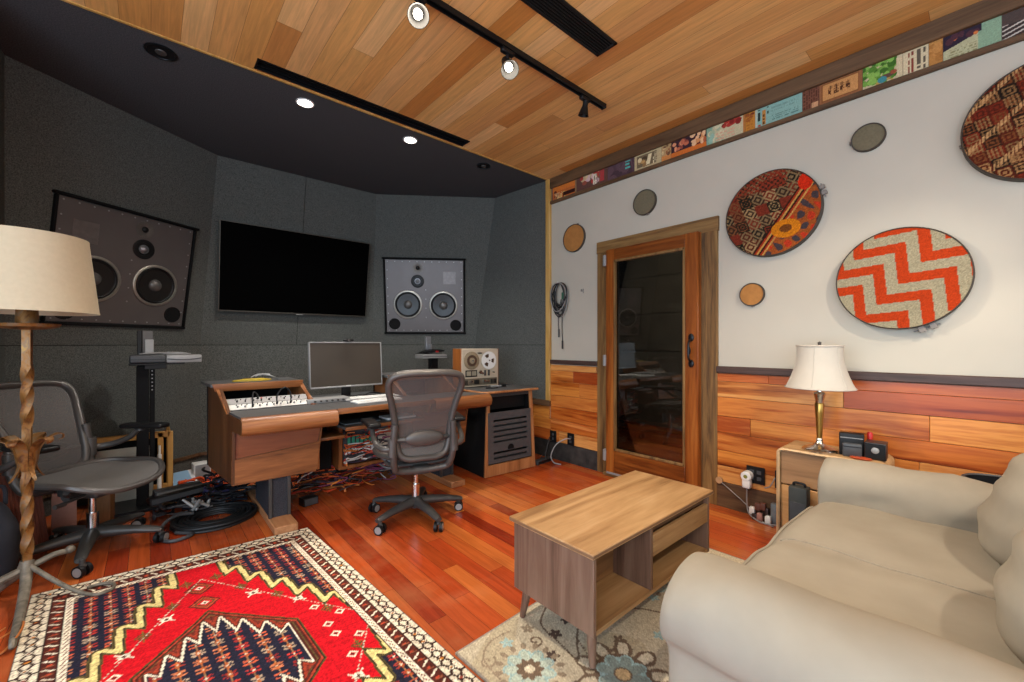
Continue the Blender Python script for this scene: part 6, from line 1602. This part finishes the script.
def floor_clutter():
    # big black coil
    m = MB(); rnd = random.Random(12); c = V((.335, 3.47, 0))
    for k in range(13):
        R_ = .235 - (k % 7) * .022; z = .010 + (k // 7) * .018 + .002 * (k % 3)
        m.tube([c + V((R_ * math.cos(a) * (1 + rnd.uniform(-.03, .03)), R_ * .92 * math.sin(a) * (1 + rnd.uniform(-.03, .03)), z + rnd.uniform(0, .004))) for a in [2 * PI * i / 14 for i in range(14)]], .0095, 7, 3, True)
    solo('cable_coil', m, M['rubber'], 'large coil of thick black cable on the floor beside the desk foot', 'cable', (.335, 3.47, 0))
    m = MB().tube([(.12, 3.36, .012), (.20, 3.27, .012), (.10, 3.23, .012), (.04, 3.33, .02), (.07, 3.44, .06), (.14, 3.50, .075), (.22, 3.52, .06)], .0105, 8, 7)
    solo('hose', m, M['dark_grey'], 'thick dark hose curling off the black coil towards the chair caster', 'hose', (.1, 3.3, 0))
    m = MB(); rnd = random.Random(21)
    for k in range(7):
        a = V((.27 + rnd.uniform(-.05, .05), 3.55 + rnd.uniform(-.04, .05), .075)); b = a + V((rnd.uniform(-.06, .08), rnd.uniform(-.04, .04), rnd.uniform(.02, .06))); m.cyl(a, b, .011, 10).cyl(b, b + (b - a) * .4, .008, 8)
    solo('cable_connectors', m, M['silver'], 'cluster of silver cable connectors on top of the black coil', 'connectors', (.27, 3.55, .07), kind='stuff')
    dk = ['#141416', '#1c1c20', '#26262a', '#101014', '#23232e', '#3a3a3e']
    tangle('cable_tangle', 'dark tangle of cables on the floor between the coil and the cloth wall', dk, 46, .02, .56, 3.62, 4.05, .01, .10, .0075, 31)
    tangle('cable_tangle', 'dark tangle of cables hanging behind the left desk foot', dk + ['#2a2a4a'], 30, .30, .62, 3.55, 3.95, .08, .26, .0065, 32)
    tangle('cable_tangle', 'orange tangle of cables on the floor near the cloth wall, left of the desk', ['#c24a1c', '#d45a24', '#a83a18', '#b84420'], 26, .18, .48, 4.10, 4.40, .01, .08, .007, 33)
    cs = ['#b8401c', '#c85a28', '#8a2418', '#2a2a2c', '#1a1a1c', '#c8c4bc', '#a83018', '#3a3040', '#7a3a5a', '#d07a34']
    tangle('cable_tangle', 'orange and black tangle of cables spilling along the floor under the middle of the desk', cs, 150, .75, 1.62, 3.42, 3.72, .01, .24, .0042, 34, .45)
    tangle('cable_tangle', 'bright tangle of patch leads hanging in the rack under the desk', cs + ['#d8d4cc', '#b03a2a', '#c04a30'], 60, 1.14, 1.50, 3.24, 3.30, .26, .54, .0045, 35, .25)
    # power supplies, books and papers along the cloth wall
    def flat(name, lo, hi, mat, lab, cat_, rz=0.0):
        lo, hi = V(lo), V(hi); c = (lo + hi) / 2; m = MB().box(lo, hi, .004, 1); m.bm.transform(Matrix.Translation(c) @ rotz(rz) @ Matrix.Translation(-c)); return m, c
    def boxthing(name, lo, hi, mat, lab, cat_, rz=0.0, face=None):
        lo, hi = V(lo), V(hi); c = (lo + hi) / 2
        t = thing(name, lab, cat_, (c.x, c.y, lo.z), rz); d = hi - lo
        emit('body', MB().box((-d.x / 2, -d.y / 2, .0005), (d.x / 2, d.y / 2, d.z), .004, 2), M[mat], t, world=False)
        if face: emit('faceplate', MB().box((-d.x / 2 + .008, -d.y / 2 - .003, .006), (d.x / 2 - .008, -d.y / 2, d.z - .006), .001, 1), M[face], t, world=False)
        return t
    boxthing('power_strip', (-.02, 3.78, .10), (.34, 3.84, .145), 'black', 'long black power strip lying on the cable tangle beside the chair', 'power strip', .35, 'dark_grey')
    boxthing('power_supply', (.02, 3.93, .10), (.30, 4.03, .135), 'dark_grey', 'flat grey power supply on the cable tangle behind the black power strip', 'power supply', .15, 'silver')
    boxthing('paper_box', (.28, 4.50, .001), (.40, 4.62, .155), 'white', 'upright white paper box against the cloth wall beside the desk', 'box', .1, 'silver')
    t = thing('magazine', 'blue and white magazine tilted on the floor by the cloth wall', 'magazine', (.16, 4.43, .012)); 
    n = 40; c = np.ones((n, n, 3)) * hexa('#7fa0bc'); X, Y = np.meshgrid(np.linspace(0, 1, n), np.linspace(0, 1, n), indexing='ij'); c[(X < .5) & (np.sin(X * 30 + Y * 14) > .1)] = hexa('#d8d8d6'); c[(X < .4) & (np.sin(X * 22 - Y * 19) > .75)] = hexa('#8a3a3a'); c[(X > .9)] = hexa('#c8ccd0')
    cloth_slab('cover', (.01, 4.35, .016), (.985, .17, .03), (-.15, .93, .33), (.0, -.33, .94), c, .30, .21, .008, M['paint'], t)
    # wooden crate frame behind the chair with boards inside
    t = thing('wooden_crate', 'open pale wooden crate behind the chair, against the cloth wall', 'crate', (-.10, 4.42, 0))
    for x in (-.34, .045, .105): emit('post', MB().box((x, 4.30, .001), (x + .035, 4.34, .50), .003, 1), M['crate'], t)
    emit('top_rail', MB().box((-.36, 4.30, .46), (.12, 4.345, .505), .003, 1), M['crate'], t); emit('bottom_rail', MB().box((-.34, 4.302, .05), (.12, 4.34, .09), .003, 1), M['crate'], t)
    emit('side_board', MB().box((.10, 4.34, .02), (.125, 4.62, .50), .003, 1), M['crate'], t); emit('back_board', MB().box((-.34, 4.44, .02), (.10, 4.45, .45)), M['matte_black'], t)
    m = MB().box((-.30, -.004, 0), (.02, .004, .40), .002, 1); m.bm.transform(Matrix.Translation((.0, 4.275, .012)) @ Matrix.Rotation(-.04, 4, 'X')); solo('white_board', m, M['board_grey'], 'pale grey board leaning on the wooden crate behind the chair', 'board', (-.14, 4.26, .002))
    m = MB().cyl((.055, 4.24, .001), (.055, 4.24, .34), .014, 14).cyl((.055, 4.24, .34), (.055, 4.24, .41), .008, 10); solo('spray_bottle', m, M['white'], 'thin white bottle standing in front of the wooden crate', 'bottle', (.055, 4.24, 0))
    # things at the left edge of the picture
    t = thing('louvred_panel', 'reddish brown ribbed wooden panel leaning behind the floor lamp', 'panel', (-.55, 3.60, 0))
    rib = MB().box((-.17, 0, 0), (.17, .018, .62), .003, 1)
    for k in range(11): rib.box((-.155 + k * .0285, -.008, .02), (-.155 + k * .0285 + .018, .0, .60), .002, 1)
    rib.bm.transform(Matrix.Translation((-.535, 3.60, .017)) @ rotz(.12) @ Matrix.Rotation(-.10, 4, 'Y') @ Matrix.Diagonal((.55, 1, .95, 1))); emit('slatted_board', rib, M['louvre'], t)
    def bag(u, v): return 0
    p = puff(0, 0, 0, .085, .12, .21, 2.6, seed=11, wrk=3.0); p.bm.transform(Matrix.Translation((-.585, 3.20, .217)) @ rotz(.3)); t = thing('tote_bag', 'dark navy bag standing behind the floor lamp at the picture edge', 'bag', (-.60, 3.20, 0)); emit('body', p, M['navy'], t, smooth=70)
    emit('handle', MB().tube([(-.60, 3.18, .40), (-.605, 3.19, .48), (-.55, 3.22, .49), (-.545, 3.23, .40)], .009, 8, 5), M['navy'], t)
    boxthing('small_carton', (-.47, 3.85, .001), (-.36, 3.95, .30), 'junk_pink', 'pinkish carton on the floor behind the chair base', 'box', .1)
    boxthing('timber_block', (-.30, 3.88, .001), (-.19, 3.98, .27), 'crate_box', 'brown timber block standing behind the chair base', 'block', -.2)
    boxthing('floor_box', (.84, 3.30, .001), (.95, 3.38, .06), 'black', 'small black box on the floor under the desk', 'box', .2, 'dark_grey')
    # patch gear hanging in the rack under the desk
    t = thing('patch_bay', 'green and white patch bay in the rack under the desk', 'patch bay', (1.33, 3.32, .30))
    emit('frame', MB().box((1.14, 3.315, .28), (1.58, 3.34, .52), .003, 1), M['dark_grey'], t)
    g = MB()
    for k in range(6): g.box((1.17 + k * .034, 3.30, .41), (1.17 + k * .034 + .022, 3.316, .47), .003, 1)
    emit('green_connectors', g, plain('green_connector', '#2f8a6c', 0.5), t)
    g = MB()
    for k in range(9): g.box((1.15 + k * .026, 3.30, .33), (1.15 + k * .026 + .017, 3.316, .375), .003, 1)
    emit('white_connectors', g, M['white'], t)
    emit('pale_panel', MB().box((1.42, 3.305, .36), (1.57, 3.316, .50), .002, 1), plain('ivory_panel', '#b5ad98', 0.5), t)
    boxthing('computer_case', (.90, 3.40, .22), (1.08, 3.60, .50), 'black', 'black computer case under the desk beside the open rack', 'computer', 0.0, 'matte_black')
    m = MB().box((1.05, 3.02, .6185), (1.32, 3.18, .626), .002, 1); solo('notebook', m, M['steel_blue'], 'blue grey notebook lying on the keyboard tray under the desk', 'notebook', (1.18, 3.1, .6183))
    m = MB().box((1.36, 3.0, .6185), (1.60, 3.16, .634), .003, 1); solo('paper_stack', m, M['white'], 'white stack of paper on the keyboard tray behind the chair arm', 'paper', (1.48, 3.08, .6183))
    # leads at the rack and the corner sockets
    m = MB().tube([(XR - .032, 2.985, .24), (XR - .10, 2.97, .23), (XR - .17, 2.95, .10), (XR - .22, 2.93, .012), (XR - .30, 2.97, .008)], .0055, 7, 6).tube([(XR - .032, 2.985, .20), (XR - .08, 3.0, .18), (XR - .14, 3.0, .08), (XR - .24, 3.0, .008)], .005, 7, 6)
    solo('mains_cable', m, M['rubber'], 'black power cords from the corner socket to the floor behind the rack', 'cord', (XR - .1, 2.97, 0))
    m = MB().tube([(XR - .032, 2.745, .25), (XR - .09, 2.76, .255), (XR - .16, 2.82, .20), (XR - .19, 2.86, .09), (XR - .17, 2.84, .02), (XR - .13, 2.78, .007)], .006, 7, 6)
    solo('mains_cable', m, M['silver'], 'pale grey power cord arching from the socket nearest the door frame', 'cord', (XR - .1, 2.8, 0))
    boxthing('power_strip', (2.88, 2.93, .001), (3.12, 2.99, .04), 'dark_grey', 'dark power strip on the floor between the rack and the wainscot', 'power strip', .1, 'black')
M['crate'] = wood('crate_wood', ['#8a5a2a', '#b0803f', '#c29450'], 'z', 10, 0.55)
M['crate_box'] = wood('block_wood', ['#5e3c22', '#7e5632', '#94693f'], 'z', 10, 0.55)
M['board_grey'] = plain('pale_board', '#9a9c96', 0.6, var=0.04)
M['louvre'] = wood('louvre_wood', ['#5a2a1c', '#7a3f2c', '#8c4f3a'], 'z', 9, 0.5)
M['navy'] = plain('navy_canvas', '#14161f', 0.85, var=0.2, scale=20)
floor_clutter()

# ------------------------------------------------------------------ light
def area(name, loc, target, size, energy, col, shape='DISK'):
    l = D.lights.new(name, 'AREA'); l.energy = energy; l.size = size; l.shape = shape; l.color = col
    o = D.objects.new(name, l); COL.objects.link(o); o.location = loc; o.rotation_euler = (Vector(target) - Vector(loc)).to_track_quat('-Z', 'Y').to_euler(); return o
WARM = (1.0, .87, .70)
spot('ceiling_spot', P1, A1, 115, 150, .7, .03, WARM); spot('ceiling_spot', P2, A2, 115, 150, .7, .03, WARM)
for x in (.843, 1.671): spot('downlight_lamp', (x, 3.235, ZC - .012), (x, 3.7, 0), 110, 120, .8, .05, (1, .95, .88))
for x, y, tx, ty, e_ in ((1.9, -.75, 3.2, .9, 45), (1.2, -1.0, 2.2, .6, 50), (2.3, -1.3, 3.2, .2, 22), (-.3, -.6, -.1, 2.8, 60), (.4, .3, 1.4, 2.6, 55)):  # unseen bare spots added around the camera; some follow the hoop shadows, no fixtures
    spot('ceiling_spot', (x, y, 2.80), (tx, ty, .8), 100 if x > 1 else 66, e_, .7, .025, WARM)
# even sky light through the added, unseen windows
w = D.worlds.new('daylight'); SC.world = w; w.use_nodes = True
w.node_tree.nodes['Background'].inputs[0].default_value = (0.80, 0.90, 1.0, 1); w.node_tree.nodes['Background'].inputs[1].default_value = 2.0
l = D.lights.new('window_portal', 'AREA'); l.shape = 'RECTANGLE'; l.size = 4.8; l.size_y = 2.7; l.cycles.is_portal = True
o = D.objects.new('window_portal', l); COL.objects.link(o); o.location = (.65, -3.2, 1.47); o.rotation_euler = (math.radians(90), 0, 0)
l = D.lights.new('window_portal', 'AREA'); l.shape = 'RECTANGLE'; l.size = 5.0; l.size_y = 2.7; l.cycles.is_portal = True
o = D.objects.new('window_portal', l); COL.objects.link(o); o.location = (-1.8, -.62, 1.47); o.rotation_euler = (math.radians(90), 0, math.radians(-90))
l = D.lights.new('cool_fill', 'AREA'); l.shape = 'RECTANGLE'; l.size = 4.9; l.size_y = 2.6; l.energy = 130; l.color = (.62, .80, 1.0)  # cool fill lamp added at the unseen left window for the sofa side
o = D.objects.new('cool_fill', l); COL.objects.link(o); o.location = (-1.77, -.62, 1.47); o.rotation_euler = (math.radians(90), 0, math.radians(-90))
l = D.lights.new('booth_fill', 'POINT'); l.energy = 120; l.shadow_soft_size = .15; l.color = WARM  # added fill that lifts the dark booth behind the glass, no fixture there
o = D.objects.new('booth_fill', l); COL.objects.link(o); o.location = (4.2, 1.2, 2.6)

# ------------------------------------------------------------------ camera
cam = D.cameras.new('camera'); co = D.objects.new('camera', cam); COL.objects.link(co)
cam.sensor_width = 36.0; cam.lens = 36.0 * 415.0 / 1024.0; cam.shift_y = 3.0 / 1024.0; cam.clip_start = .02
co.location = (0, 0, 1.2); co.rotation_euler = (math.radians(90), 0, -math.atan(362 / 415.0))
SC.camera = co
SC.view_settings.view_transform = 'Standard'; SC.view_settings.look = 'None'; SC.view_settings.gamma = 1.0; SC.view_settings.exposure = 0.2
SC.cycles.use_denoising = True
SC.cycles.max_bounces = 10; SC.cycles.diffuse_bounces = 5; SC.cycles.transparent_max_bounces = 16; SC.cycles.sample_clamp_indirect = 6.0; SC.cycles.caustics_reflective = False
